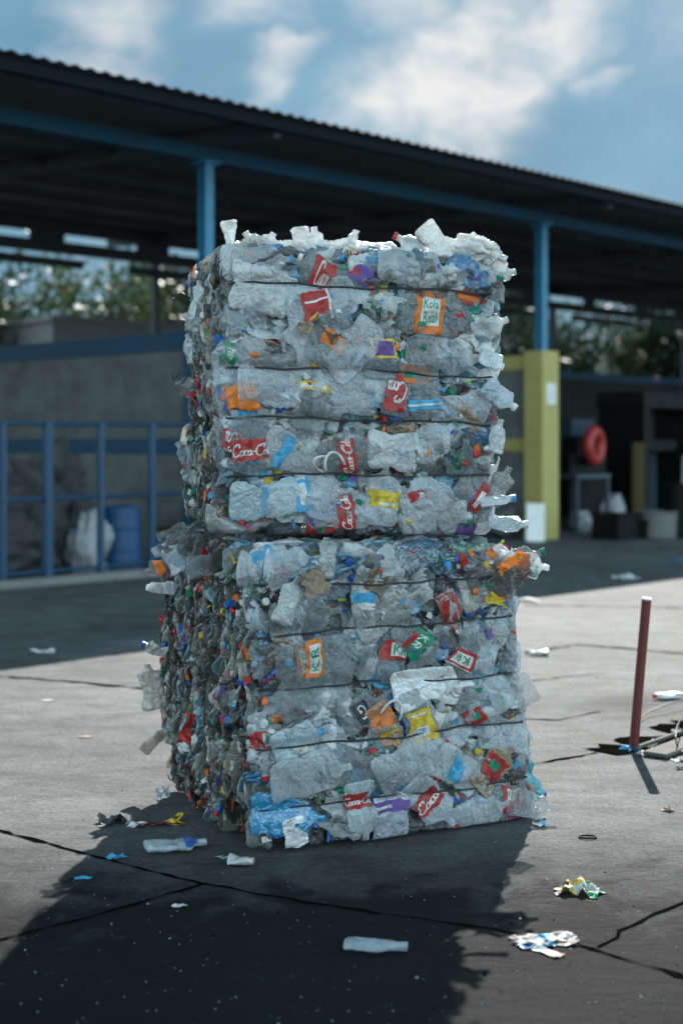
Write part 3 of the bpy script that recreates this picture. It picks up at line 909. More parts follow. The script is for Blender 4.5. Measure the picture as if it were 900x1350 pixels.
SG = script_geo
def coke(col='red', t=(.36, .62), a=(-1.5, 1.3), rot=1, word='Coca-Cola', box=(.2, .8, .08, .92), note='red drinks label with white script'):
    return dict(t=t, a=a, mats=[col, 'white', 'white'], words=[(SG(word), rot, box, 1)], note=note)
def printed(col, ink, word, rot, t=(.35, .6), a=(-1.2, 1.2), box=(.2, .8, .15, .85), marks=(), third='white', note=None):
    return dict(t=t, a=a, mats=[col, ink, third], words=[(text_geo(word), rot, box, 1)] if word else None, marks=list(marks), note=note)
def plain(col, t=(.35, .6), a=(-1.3, 1.3), marks=(), second='white', third='yellow', note=None):
    return dict(t=t, a=a, mats=[col, second, third], marks=list(marks), note=note)

GREY = (.50, .55, .57, .14); PALE = (.72, .77, .80, .28); BLUE = (.05, .28, .5, .72); DARK = (.06, .13, .19, .8)
KR = dict(third='white')

upper_features = [
    dict(p=(355, 385), L=.36, r=.07, ang=-8, tint=(.66, .68, .68, .6), flat=.45, out=.03),
    dict(p=(335, 345), L=.30, r=.052, ang=8, tint=PALE, out=.01, cap='sky'),
    dict(p=(417, 360), L=.24, r=.045, ang=160, tint=GREY, out=.045, label=coke(t=(.22, .62), a=(-1.25, 1.1), rot=2, word='Coca')),
    dict(p=(432, 398), L=.37, r=.06, ang=12, tint=PALE, out=.04, cap='red', label=plain('red', (.18, .50), (-1.7, .55), [(.12, .5, .12, .22, 2), (.9, .99, 0, 1, 1), (.08, .9, .78, .82, 1)], note='red drinks label with white rule and yellow spots')),
    dict(p=(548, 410), L=.36, r=.066, ang=176, tint=GREY, out=.02, flat=.3, crush=.25, label=printed('orange', 'green', 'Kola\nReal', 2, (.2, .53), (-1.25, 1.15), (.22, .74, .32, .7), [(.16, .8, .26, .76, 2)], note='orange soft drink label with green lettering')),
    dict(p=(500, 385), L=.22, r=.036, ang=-20, tint=DARK, out=.03, cap='green', label=plain('green', (.2, .6), (-1.4, 1.2), [(.2, .5, .3, .6, 1), (.7, .95, .2, .8, 2)])),
    dict(p=(612, 405), L=.22, r=.04, ang=75, tint=GREY, label=plain('red', (.55, .8), (-1.0, 1.0), [(.3, .7, .1, .9, 2)], third='orange')),
    dict(p=(545, 352), L=.33, r=.058, ang=-6, tint=(.5, .54, .56, .5), cap='white', out=.02),
    dict(p=(475, 358), L=.2, r=.035, ang=60, tint=GREY, out=.03, label=plain('purple', (.25, .6), (-1.4, 1.4), [(.2, .7, .55, .95, 1)], 'red')),
    dict(p=(320, 475), L=.36, r=.06, ang=18, tint=PALE, out=.03, cap='red'),
    dict(p=(302, 468), L=.17, r=.033, ang=70, tint=GREY, out=.045, label=printed('green', 'white', 'Pulp', 2, (.25, .75), (-1.3, 1.3), (.3, .8, .25, .7))),
    dict(p=(435, 440), L=.3, r=.05, ang=60, tint=GREY, out=.03, label=plain('orange', (.3, .52), (-1.6, .4), [(.2, .6, .3, .5, 2)])),
    dict(p=(405, 468), L=.26, r=.05, ang=-60, tint=(.56, .6, .62, .5), cap='sky', out=.03),
    dict(p=(470, 455), L=.34, r=.066, ang=35, tint=PALE, out=.03, flat=.4),
    dict(p=(500, 455), L=.28, r=.05, ang=88, tint=GREY, out=.05, label=plain('yellow', (.3, .58), (-.9, .9), [(.12, .88, .15, .85, 1)], 'purple', note='square label with purple middle and yellow border')),
    dict(p=(490, 495), L=.33, r=.055, ang=-35, tint=PALE, out=.05, label=plain('blue', (.14, .28), (-1.3, 1.3), [(.3, .7, .15, .85, 1)])),
    dict(p=(548, 470), L=.27, r=.04, ang=86, tint=GREY, out=.05, cap='green', label=plain('orange', (.08, .34), (-1.4, 1.4), [(.3, .7, .45, .85, 1)], 'green')),
    dict(p=(590, 470), L=.28, r=.05, ang=-25, tint=PALE, out=.03),
    dict(p=(620, 455), L=.25, r=.05, ang=30, tint=(.72, .73, .72, .7), cap='red', out=.02),
    dict(p=(315, 522), L=.3, r=.05, ang=15, tint=GREY, out=.05, cap='green', label=plain('orange', (.15, .72), (-1.5, .7), [(.0, .14, 0, 1, 1)], 'blue', note='torn orange label wrapped over a flat bottle')),
    dict(p=(313, 548), L=.15, r=.03, ang=-8, tint=BLUE, out=.055, label=plain('blue', (.15, .7), (-1.4, 1.4), [(.2, .35, .1, .9, 1), (.6, .7, .1, .6, 1)])),
    dict(p=(360, 510), L=.3, r=.055, ang=2, tint=PALE, out=.03),
    dict(p=(407, 525), L=.26, r=.045, ang=82, tint=GREY, out=.04, cap='yellow', label=plain('yellow', (.62, .75), (-1.4, 1.4), [(.25, .75, .2, .8, 1)])),
    dict(p=(465, 520), L=.37, r=.062, ang=3, tint=PALE, out=.04),
    dict(p=(520, 518), L=.2, r=.04, ang=80, tint=GREY, out=.05, label=coke(t=(.1, .9), a=(-.6, 1.1), rot=1, word='Coca')),
    dict(p=(555, 520), L=.26, r=.05, ang=-86, tint=GREY, out=.04, label=plain('sky', (.58, .74), (-1.4, 1.4), [(.4, .6, .1, .9, 1)])),
    dict(p=(610, 540), L=.3, r=.05, ang=14, tint=PALE, out=.05, cap='white'),
    dict(p=(298, 580), L=.18, r=.035, ang=-10, tint=GREY, out=.05, label=coke(t=(.2, .85), a=(-1.3, .9), rot=2, word='Coca')),
    dict(p=(330, 592), L=.28, r=.055, ang=-84, tint=GREY, out=.06, flat=.32, crush=.4, label=coke(t=(.36, .66), a=(-1.5, 1.5), rot=1)),
    dict(p=(337, 625), L=.2, r=.034, ang=-72, tint=PALE, out=.055, label=plain('sky', (.1, .75), (-1.2, 1.2), [(.3, .5, .2, .8, 1), (.8, .9, .1, .9, 1)])),
    dict(p=(395, 610), L=.36, r=.056, ang=-28, tint=PALE, out=.04, label=plain('sky', (.2, .32), (-.9, .9), [], 'blue')),
    dict(p=(458, 600), L=.25, r=.045, ang=10, tint=GREY, out=.05, label=coke(t=(.3, .58), a=(-1.4, 1.4), rot=1)),
    dict(p=(520, 595), L=.26, r=.055, ang=0, tint=(.66, .67, .66, .6), cap='orange', out=.04),
    dict(p=(560, 585), L=.3, r=.05, ang=33, tint=PALE, cap='green', out=.04),
    dict(p=(588, 560), L=.2, r=.033, ang=-88, tint=PALE, out=.04, label=plain('blue', (.2, .7), (-1.2, 1.2), [(.5, .65, .1, .9, 1)], 'sky')),
    dict(p=(355, 655), L=.34, r=.055, ang=6, tint=(.5, .62, .68, .6), out=.045, label=plain('sky', (.38, .46), (-1.5, 1.5), [])),
    dict(p=(402, 652), L=.38, r=.055, ang=5, tint=PALE, out=.05, label=printed('sky', 'white', '', 1, (.38, .55), (-1.4, 1.4), marks=[(.25, .7, .3, .7, 1), (.2, .8, .8, .9, 1)])),
    dict(p=(455, 672), L=.33, r=.052, ang=8, tint=PALE, out=.05, cap='white', label=coke(t=(.36, .58), a=(-1.4, 1.4), rot=1)),
    dict(p=(424, 670), L=.15, r=.036, ang=20, tint=(.09, .08, .3, .85), out=.05),
    dict(p=(423, 692), L=.16, r=.033, ang=-5, tint=GREY, out=.055, label=plain('red', (.1, .85), (-1.4, 1.2), [(.4, .65, .3, .7, 1)], 'green', note='crumpled red label with green mark')),
    dict(p=(500, 650), L=.26, r=.05, ang=85, tint=PALE, out=.045, label=plain('yellow', (.3, .55), (-1.2, 1.2), [(.1, .3, .2, .6, 1)])),
    dict(p=(545, 668), L=.22, r=.05, ang=100, tint=PALE, out=.05, label=plain('red', (.62, .82), (-1.3, .9), [(.2, .8, .3, .5, 1)])),
    dict(p=(575, 665), L=.3, r=.055, ang=-32, tint=PALE, out=.05, cap='green'),
    dict(p=(630, 660), L=.27, r=.05, ang=-40, tint=GREY, out=.04, label=plain('red', (.35, .55), (-1.2, 1.2), [(.3, .7, .2, .7, 1)])),
    dict(p=(632, 690), L=.31, r=.05, ang=2, tint=(.72, .74, .76, .75), out=.05, label=plain('purple', (.15, .42), (-1.3, 1.0), [(.2, .8, .55, .8, 1)], 'green')),
    dict(p=(650, 640), L=.27, r=.055, ang=62, tint=PALE, out=-.02),
    dict(p=(300, 690), L=.32, r=.05, ang=3, tint=(.4, .42, .42, .6), out=.0),
]
lower_features = [
    dict(p=(330, 755), L=.26, r=.055, ang=-6, tint=PALE, out=.05, flat=.6),
    dict(p=(348, 738), L=.2, r=.042, ang=30, tint=PALE, out=.06, label=printed('sky', 'white', 'VX', 2, (.18, .72), (-1.35, 1.0), (.1, .4, .3, .75), [(.55, .85, .45, .8, 1)], note='bright blue label on a bottle below the seam')),
    dict(p=(382, 745), L=.24, r=.055, ang=12, tint=PALE, out=.06, flat=.6),
    dict(p=(366, 760), L=.22, r=.042, ang=-4, tint=DARK, out=.06, label=printed('maroon', 'green', 'KR', 2, (.12, .82), (-1.2, 1.1), (.06, .3, .3, .75), [(.04, .33, .22, .85, 2)])),
    dict(p=(374, 790), L=.2, r=.04, ang=64, tint=(.5, .53, .54, .7), out=.11, flat=.85, crush=.15, note='barely squashed grey bottle standing proud of the front'),
    dict(p=(424, 730), L=.19, r=.036, ang=82, tint=(.35, .38, .38, .7), out=.10, flat=.9, crush=.15),
    dict(p=(402, 752), L=.18, r=.036, ang=40, tint=(.03, .11, .17, .85), out=.07, flat=.8, crush=.2),
    dict(p=(380, 830), L=.26, r=.034, ang=-96, tint=PALE, out=.07, cap='sky'),
    dict(p=(398, 812), L=.3, r=.05, ang=8, tint=GREY, out=.04),
    dict(p=(470, 800), L=.2, r=.038, ang=90, tint=PALE, out=.06, label=plain('sky', (.45, .8), (-1.2, 1.2), [(.0, .4, .0, 1, 1)])),
    dict(p=(505, 800), L=.32, r=.06, ang=20, tint=(.4, .41, .4, .5), out=.03),
    dict(p=(435, 865), L=.34, r=.06, ang=2, tint=GREY, out=.05, label=printed('orange', 'green', 'KR', 1, (.12, .34), (-1.2, 1.2), (.3, .75, .3, .75), [(.2, .85, .22, .82, 2)])),
    dict(p=(392, 868), L=.22, r=.046, ang=10, tint=GREY, out=.06, label=printed('orange', 'green', 'KR', 1, (.4, .72), (-1.1, 1.1), (.3, .75, .3, .75), [(.2, .85, .22, .82, 2)])),
    dict(p=(512, 856), L=.28, r=.045, ang=82, tint=GREY, out=.05, label=printed('red', 'green', 'KR', 3, (.35, .65), (-1.2, 1.2), (.3, .75, .1, .5), [(.2, .85, .06, .54, 2)])),
    dict(p=(545, 850), L=.28, r=.045, ang=-48, tint=GREY, out=.05, cap='white', label=printed('green', 'white', 'KR', 3, (.3, .62), (-1.3, 1.3), (.3, .7, .4, .75), [(.0, .3, .0, .7, 2)], third='red')),
    dict(p=(606, 850), L=.28, r=.044, ang=62, tint=GREY, out=.05, label=printed('red', 'green', 'KR', 1, (.16, .45), (-1.3, 1.3), (.3, .7, .3, .7), [(.18, .8, .2, .8, 2), (.0, .06, 0, 1, 2)])),
    dict(p=(640, 840), L=.3, r=.055, ang=48, tint=PALE, out=.02),
    dict(p=(588, 805), L=.18, r=.034, ang=-66, tint=(.3, .05, .05, .8), out=.05, cap='white', label=plain('red', (.2, .7), (-1.3, 1.3))),
    dict(p=(640, 775), L=.28, r=.055, ang=10, tint=(.5, .5, .46, .6), out=.0, cap='green'),
    dict(p=(655, 745), L=.26, r=.05, ang=24, tint=PALE, out=.0, label=plain('orange', (.4, .55), (-1.4, 1.4))),
    dict(p=(500, 775), L=.28, r=.055, ang=-14, tint=(.3, .31, .3, .7), out=.02),
    dict(p=(545, 730), L=.24, r=.045, ang=20, tint=(.03, .1, .16, .8), out=.02),
    dict(p=(400, 915), L=.37, r=.066, ang=178, tint=GREY, out=.06, cap='orange'),
    dict(p=(508, 895), L=.26, r=.045, ang=-42, tint=PALE, out=.055, cap='blue', label=plain('sky', (.25, .6), (-1.2, 1.1), [(.3, .5, .3, .7, 1)], 'blue')),
    dict(p=(560, 905), L=.37, r=.056, ang=2, tint=(.78, .78, .77, .82), out=.06, crush=.4),
    dict(p=(640, 910), L=.3, r=.055, ang=-38, tint=PALE, out=.03),
    dict(p=(345, 985), L=.24, r=.044, ang=-88, tint=PALE, out=.06, cap='red', label=printed('red', 'green', 'KR', 1, (.22, .52), (-1.3, 1.3), (.2, .8, .5, .92), [(.1, .9, .45, .97, 2)], note='red label with white and green square, low on the corner')),
    dict(p=(390, 975), L=.24, r=.06, ang=20, tint=(.5, .6, .66, .6), out=.05, label=plain('sky', (.8, .9), (-1, 1))),
    dict(p=(425, 975), L=.26, r=.05, ang=-12, tint=(.6, .66, .7, .6), out=.05, label=printed('white', 'blue', '', 1, (.4, .6), (-1, 1), marks=[(.3, .5, .1, .9, 1), (.6, .75, .2, .8, 1)])),
    dict(p=(540, 958), L=.32, r=.05, ang=-76, tint=GREY, out=.065, cap='red', label=plain('yellow', (.26, .68), (-.95, .95), [(.52, .82, .3, .72, 1), (.58, .76, .4, .64, 2), (.1, .16, .2, .8, 1)], 'white', 'blue', note='yellow label with round blue and white emblem')),
    dict(p=(496, 955), L=.2, r=.036, ang=-60, tint=(.5, .2, .08, .7), out=.05, label=plain('orange', (.2, .7), (-1.3, 1.3), [(.7, 1., .2, .8, 2)])),
    dict(p=(470, 935), L=.22, r=.05, ang=30, tint=GREY, out=.05, label=printed('dark', 'white', 'G', 2, (.3, .6), (-.9, .9), (.3, .75, .3, .75))),
    dict(p=(580, 955), L=.3, r=.055, ang=-20, tint=PALE, out=.05, label=plain('yellow', (.2, .36), (-1.2, .6), [(.0, 1, .5, 1, 1)])),
    dict(p=(610, 945), L=.22, r=.04, ang=-70, tint=GREY, out=.05, label=plain('red', (.3, .62), (-.9, .9), [(.3, .7, .3, .7, 1)], 'green')),
    dict(p=(660, 965), L=.34, r=.062, ang=-14, tint=PALE, out=.05, crush=.8),
    dict(p=(585, 1015), L=.28, r=.052, ang=-35, tint=PALE, out=.055, label=plain('sky', (.3, .52), (-.8, .8))),
    dict(p=(626, 1012), L=.24, r=.044, ang=38, tint=(.4, .3, .2, .6), out=.055, label=plain('red', (.28, .72), (-1.1, 1.1), [(.4, .75, .4, .7, 1)], 'green', note='red wrapper with green mark near the right edge')),
    dict(p=(400, 1020), L=.32, r=.06, ang=10, tint=PALE, out=.05),
    dict(p=(450, 1010), L=.3, r=.055, ang=-15, tint=GREY, out=.05),
    dict(p=(520, 1000), L=.32, r=.06, ang=25, tint=PALE, out=.05),
    dict(p=(370, 1075), L=.3, r=.058, ang=-5, tint=(.02, .27, .52, .85), out=.06, flat=.4, crush=.5, note='sky blue bottle pressed into the bottom left corner'),
    dict(p=(381, 1100), L=.15, r=.03, ang=-80, tint=(.8, .82, .84, .95), out=.085, flat=.25),
    dict(p=(459, 1068), L=.26, r=.045, ang=-86, tint=PALE, out=.06, cap='red', label=coke(t=(.18, .42), a=(-1.4, 1.4), rot=1)),
    dict(p=(494, 1068), L=.26, r=.048, ang=88, tint=(.55, .6, .7, .65), out=.06, label=plain('purple', (.52, .68), (-1.4, 1.4), [(.35, .6, .5, .9, 1)])),
    dict(p=(545, 1058), L=.28, r=.052, ang=-50, tint=PALE, out=.05, cap='red', label=coke(t=(.3, .55), a=(-1.2, .9), rot=1, word='Coca')),
    dict(p=(602, 1075), L=.28, r=.055, ang=10, tint=PALE, out=.04),
    dict(p=(652, 1058), L=.24, r=.045, ang=-8, tint=GREY, out=.06, label=coke(t=(.2, .65), a=(-1.0, 1.0), rot=2, word='Coca')),
    dict(p=(662, 1078), L=.24, r=.04, ang=6, tint=GREY, out=.07, label=plain('pink', (.15, .6), (-1.2, 1.2), [(.3, .6, .3, .6, 1)], 'maroon')),
    dict(p=(700, 1035), L=.24, r=.045, ang=-30, tint=(.05, .35, .45, .75), out=.04, cap='blue'),
    dict(p=(690, 1085), L=.24, r=.04, ang=5, tint=GREY, out=.04, cap='red'),
]

lower = Bale('plastic_bale', 'lower bale of crushed clear drinks bottles resting on the yard concrete, wider at its foot', (-.36, 5.47), math.radians(25), 1.22, 1.12, 1.185, .012, 0.0,
             (.16, .40, .62, .84, 1.02), 21, flare=.12)
lower.build(lower_features)
upper = Bale('plastic_bale', 'upper bale of crushed drinks bottles sitting on top of the other bale', (-.505, 5.62), math.radians(14), 1.19, .92, 1.17, 1.215, math.radians(1.2),
             (.24, .46, .66, .995), 33)
upper.build(upper_features)

# bottles that stick out of the bales' outlines, further parts of each bale
def proud(bale, px, py, depth, L, r, ang, tint, cap=None, flat=.34, crush=.75, toward=0.0, lab=None):
    w = at_depth(px, py, depth)
    p = bale.inv @ w
    a = math.radians(ang)
    axw = Vector((math.cos(a), toward, math.sin(a)))
    ax = bale.inv.to_3x3() @ axw; rg = np.random.default_rng(int(px + py)); nr = bale.inv.to_3x3() @ Vector((rg.normal() * .6, -1, rg.normal() * .6))
    m4 = basis(ax, nr); m4.translation = p
    rg = np.random.default_rng(int(px + py))
    make_bottle(bale.root, m4, Bottle(L * .88, r * .8, flat, rg, crush), np.array(tint), rg, cap, lab, name='protruding_bottle')
WH = (.80, .79, .76, .66)
for (px, py, L, r, ang, c) in ((303, 312, .15, .03, -86, None), (345, 325, .18, .035, 165, None), (333, 322, .13, .03, 120, None), (352, 322, .12, .03, 60, None), (397, 318, .13, .035, -80, 'white'),
                               (416, 318, .13, .035, 100, None), (462, 322, .14, .03, 75, None), (440, 330, .3, .045, 4, None), (380, 332, .26, .04, 8, None), (500, 330, .3, .045, -3, None), (545, 325, .2, .04, 150, 'red'),
                               (575, 318, .2, .042, -48, None), (612, 330, .24, .04, -12, None), (640, 330, .2, .04, -25, 'white'), (628, 322, .2, .035, -10, None), (655, 345, .12, .03, -60, None)):
    proud(upper, px, py, 5.68 + (px - 300) * .0006, L, r, ang, WH, c)
for (px, py, d, L, r, ang, c) in ((662, 362, 5.9, .14, .028, 15, None), (655, 382, 5.85, .13, .035, 80, 'green'), (645, 430, 5.85, .2, .045, 20, None), (648, 475, 5.85, .14, .04, -30, None), (658, 522, 5.85, .2, .042, -40, 'white'),
                                  (655, 575, 5.87, .18, .04, 80, None), (658, 640, 5.85, .22, .045, 62, None), (668, 690, 5.85, .2, .04, -8, 'white'), (655, 660, 5.82, .18, .035, 10, 'sky'),
                                  (262, 395, 6.0, .2, .045, 80, None), (258, 430, 6.0, .18, .04, 130, None), (252, 460, 6.1, .16, .045, 100, None), (250, 512, 6.15, .16, .045, 160, None), (246, 598, 6.15, .16, .04, 130, None), (252, 628, 6.1, .12, .03, 150, None)):
    proud(upper, px, py, d, L * .9, r * .9, ang, CLEAR[(px + py) % 8][:3] + (.45,), c, crush=1.0)
for (px, py, d, L, r, ang, c) in ((690, 745, 5.95, .24, .055, 0, None), (684, 738, 5.92, .24, .045, 20, 'green'), (672, 765, 5.9, .22, .05, 30, None), (668, 800, 5.95, .2, .05, 80, None),
                                  (672, 860, 5.95, .2, .04, 90, 'red'), (683, 905, 5.95, .2, .05, 120, None), (210, 748, 6.2, .16, .034, 200, None), (212, 775, 6.2, .14, .03, 175, None), (205, 855, 6.3, .13, .025, 160, 'blue'),
                                  (236, 705, 6.0, .2, .04, 30, None), (258, 708, 5.9, .2, .045, 60, None), (250, 742, 5.9, .2, .038, -30, 'orange'), (228, 735, 6.0, .16, .036, 120, None), (275, 745, 5.8, .2, .04, 5, None), (222, 722, 6.1, .16, .03, 20, 'green'), (262, 728, 5.85, .16, .034, 80, None),
                                  (200, 905, 6.4, .24, .05, 100, None), (205, 975, 6.4, .18, .03, 40, 'blue'), (700, 1060, 5.95, .24, .05, -10, None)):
    proud(lower, px, py, d, L, r, ang, CLEAR[(px * 7 + py) % 8] if px > 208 else (.42, .40, .36, .7), c, lab=plain('orange', (.35, .6), (-1.3, 1.3)) if px in (690, 210) else None)
# white carrying handles torn from big bottles
def handle(bale, px, py, depth, ang, size=.07):
    p = bale.inv @ at_depth(px, py, depth)
    pts = []
    a = math.radians(ang)
    for i in range(13):
        t = PI * i / 12
        x, z = math.cos(t) * size * .5, math.sin(t) * size * .8
        pts.append((p.x + x * math.cos(a) - z * math.sin(a), p.y - .012 * math.sin(t), p.z + x * math.sin(a) + z * math.cos(a)))
    mb = MB(); mb.tube(pts, .0055, 7); mb.build('bottle_handle', M['film_white'], bale.root, smooth=True)
handle(upper, 442, 617, 5.58, 20, .08); handle(upper, 428, 612, 5.58, 80, .06)
handle(lower, 433, 962, 5.62, 15, .075); handle(lower, 514, 946, 5.66, -20, .09)
# crumpled paper by the seam
def flap(bale, px, py, depth, w, h, col, ang=0, seed=1, name='crumpled_wrapper', note=None, amp=.4):
    p = bale.inv @ at_depth(px, py, depth)
    rg = np.random.default_rng(seed)
    v, f = sheet_geo(w, h, 16, rg, amp)
    a = math.radians(ang)
    m4 = basis((math.cos(a), .1, math.sin(a)), (.1, -1, .25)); m4.translation = p
    mb = MB(); mb.add(v, f, 0); o = mb.build(name, M['film_' + col], bale.root, smooth=True, mat=m4)
    if note: o['label'] = note
flap(lower, 415, 768, 5.48, .10, .10, 'brown', 20, 3, note='torn brown paper hanging below the seam')
flap(upper, 404, 432, 5.6, .07, .05, 'brown', 10, 4)
flap(lower, 655, 790, 5.85, .10, .04, 'yellow', -20, 5, note='yellow wrapper stretched across the right edge')
flap(lower, 702, 752, 5.95, .05, .05, 'green', -20, 8)
flap(lower, 672, 742, 5.85, .12, .04, 'orange', 25, 9)
flap(lower, 247, 960, 5.75, .12, .04, 'red', 75, 6, note='shiny red wrapper on the dark left side')
flap(lower, 242, 985, 5.75, .05, .045, 'white', 10, 7)
flap(lower, 215, 1045, 6.1, .06, .05, 'white', 10, 17)
flap(lower, 655, 1092, 5.95, .3, .1, 'dark', 5, 18, name='flattened_card', amp=.12)

exec_world = True
# ------------------------------------------------------------------ the yard
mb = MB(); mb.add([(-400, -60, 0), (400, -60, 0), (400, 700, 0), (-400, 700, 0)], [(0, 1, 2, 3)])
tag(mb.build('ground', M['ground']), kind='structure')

def crack(points, w, seed, name='slab_joint', mat_='groove', z=.004, step=.05, jit=.5):
    rg = np.random.default_rng(seed)
    P = [on_ground(*p) for p in points]
    c = []
    for a, b in zip(P[:-1], P[1:]):
        n = max(2, int((b - a).length / step))
        for i in range(n): c.append(a.lerp(b, i / n))
    c.append(P[-1])
    vs = []
    for i, p in enumerate(c):
        a = c[max(i-1, 0)]; b = c[min(i+1, len(c)-1)]
        t = (b - a).normalized(); s = Vector((-t.y, t.x, 0))
        p = p + s * float(rg.normal()) * w * .38
        ww = w * float(abs(1 + rg.normal() * jit)) * .5 + .0015
        vs += [(p + s * ww) + Vector((0, 0, z)), (p - s * ww * float(rg.uniform(.6, 1.3))) + Vector((0, 0, z))]
    f = [(2*i, 2*i+1, 2*i+3, 2*i+2) for i in range(len(c) - 1)]
    m = MB(); m.add([tuple(v) for v in vs], f)
    return tag(m.build(name, M[mat_]), kind='structure')
crack([(-60, 1078), (0, 1095), (130, 1131), (250, 1162), (400, 1190), (650, 1226), (760, 1246), (830, 1268), (960, 1305)], .010, 1, jit=.8)
crack([(-60, 1254), (0, 1240), (140, 1204), (270, 1165)], .010, 2, jit=.8)
crack([(790, 1250), (830, 1222), (900, 1190), (960, 1165)], .010, 3, jit=.8)
crack([(-60, 888), (0, 892), (90, 899), (190, 908)], .03, 4)
crack([(690, 862), (760, 850), (820, 855), (900, 862), (960, 866)], .03, 5)
crack([(690, 798), (800, 800), (960, 803)], .03, 6, 'ground_crack')
crack([(690, 948), (735, 950), (790, 938)], .012, 7, 'ground_crack')
crack([(700, 1008), (745, 1001), (800, 990), (830, 985)], .016, 8, 'ground_crack')
crack([(700, 898), (740, 893), (800, 888)], .008, 9, 'ground_crack')

# open drain by the post: flat black strips paint its shaded depth; steel edging
def strip(p0, p1, w, z0, z1, m_, name, label=None, cat=None, over=0):
    a, b = on_ground(*p0), on_ground(*p1)
    t = (b - a).normalized(); s = Vector((-t.y, t.x, 0)) * w / 2
    v = []
    for z in (z0, z1):
        for q in (a - s, b - s, b + s, a + s): v.append((q.x, q.y, z))
    f = [(0,3,2,1),(4,5,6,7),(0,1,5,4),(1,2,6,5),(2,3,7,6),(3,0,4,7)]
    m = MB(); m.add(v, f); o = m.build(name, M[m_])
    if label: tag(o, label, cat)
    return o
crack([(790, 992), (835, 981), (870, 969), (905, 957), (960, 936)], .17, 11, 'drain_channel', 'groove', .006, .06, .18)
crack([(868, 1000), (890, 990), (920, 978), (960, 962)], .05, 12, 'drain_slot', 'groove', .006, .05, .1)
bevel(strip((838, 991), (960, 948), .022, .010, .03, 'metal', 'steel_edging', 'thin rusty steel edging lying along the open drain', 'steel edging'), .004)
bevel(strip((862, 1000), (970, 958), .13, .008, .03, 'metal', 'drain_cover', 'pale worn drain cover plate beside the red post', 'drain cover'), .006)

# red post
pb = on_ground(834, 988)
post = empty('steel_post', 'leaning dark red steel post with white top standing at the drain', 'post', pb)
top = Vector((.065, -.02, .775))
mb = MB(); mb.tube([(0, 0, -.02), tuple(top * .5), tuple(top)], .0245, 20); mb.build('post_shaft', M['red_paint'], post, smooth=False)
mb = MB(); mb.tube([tuple(top * 1.002), tuple(top * 1.014)], .0255, 20); mb.build('post_cap', M['white'], post)

# loose wires by the drain
def wire(pts, r, label):
    m = MB()
    c = [Vector(p) for p in pts]
    q = []
    for i in range(len(c) - 1):
        p0 = c[max(i-1, 0)]; p1 = c[i]; p2 = c[i+1]; p3 = c[min(i+2, len(c)-1)]
        for k in range(8):
            t = k / 8
            q.append(.5 * ((2*p1) + (p2-p0)*t + (2*p0-5*p1+4*p2-p3)*t*t + (3*p1-p0-3*p2+p3)*t**3))
    q.append(c[-1])
    m.tube(q, r, 6)
    return tag(m.build('loose_wire', M['wire'], smooth=True), label, 'wire', 'loose wires by the drain')
g = on_ground
wire([g(842, 948, .02), g(855, 938, .03), g(880, 928, .05), g(905, 922, .05), g(940, 920, .03)], .004, 'long thin black wire running right from the red post')
wire([g(905, 940, .03) + Vector((0, 0, .02)), g(893, 955, .10), g(890, 972, .08), g(893, 985, .03), g(905, 995, .012)], .004, 'thin dark wire curling over the drain cover')

# ------------------------------------------------------------------ litter
def litter_sheet(px, py, w, h, cols, label, cat, ang=0, amp=.5, seed=1, n=18, name='crumpled_wrapper', group=None, lift=None):
    rg = np.random.default_rng(seed)
    v, f = sheet_geo(w, h, n, rg, amp)
    v[:, 2] = np.maximum((v[:, 2] - np.quantile(v[:, 2], .35)) * .8, 0) + .004 + .002 * np.abs(v[:, 2]) / (np.abs(v[:, 2]).max() + 1e-6)
    m = MB(); m.add(v, f)
    nf = len(f); k = len(cols)
    rows = n - 1
    for i in range(nf):
        r_ = (i // rows) / rows
        m.m[i] = min(k - 1, int((r_ + .18 * math.sin(i % rows * .9)) * k)) if k > 1 else 0
        m.m[i] = max(0, m.m[i])
    o = m.build(name, [M['film_' + c] for c in cols], smooth=True)
    o.location = on_ground(px, py); o.rotation_euler = (0, 0, math.radians(ang))
    return tag(o, label, cat, group)
def litter_bottle(px, py, L, r, ang, tint, label, flat=.4, cap=None, lab=None, crush=.6, seed=5):
    rg = np.random.default_rng(seed)
    b = Bottle(L, r, flat, rg, crush)
    p = on_ground(px, py); a = math.radians(ang)
    m4 = basis((math.cos(a), math.sin(a), 0), (0, 0, 1))
    v, f = b.shell(34, 28)
    p.z = -float(v[:, 2].min()) + .002
    m4.translation = p
    mb = MB(); mb.add(v, f, 0, tint)
    o = mb.build('crushed_bottle', M['pet'], smooth=True, mat=m4, tints=True)
    if lab:
        m2 = MB(); label_geo(m2, b, *lab['t'], *lab['a'], 0, rg, lab.get('marks', ()))
        m2.build('bottle_label', [M['film_' + q] for q in lab['mats']], o, smooth=True)
    if cap:
        P = b.ev(np.array([.93] * 4 + [1.] * 4), np.array([0, PI / 2, PI, -PI / 2] * 2))
        c0 = Vector(P[:4].mean(0)); c1 = Vector(P[4:].mean(0)); z = (c1 - c0).normalized()
        cm = Matrix.Translation(c1 - z * .01) @ Vector((0, 0, 1)).rotation_difference(z).to_matrix().to_4x4()
        m3 = MB(); cap_geo(m3, cm, 0, 1.08); m3.build('bottle_cap', M['cap_' + cap], o)
    return tag(o, label, 'bottle', 'crushed bottles littering the ground')
litter_bottle(232, 1122, .24, .045, 18, (.66, .74, .78, .42), 'flattened pale bottle with blue label at the foot of the bale', .42, None, plain('blue', (.62, .85), (-1.4, 1.4)), .5, 4)
litter_bottle(495, 1254, .20, .03, -8, (.56, .64, .70, .34), 'clear crushed bottle lying alone in the dark shadow', .45, None, None, .5, 6)
litter_bottle(318, 1141, .10, .025, -20, (.6, .58, .54, .9), 'small stub of grey bottle under the front corner of the bale', .6, None, None, .9, 8)
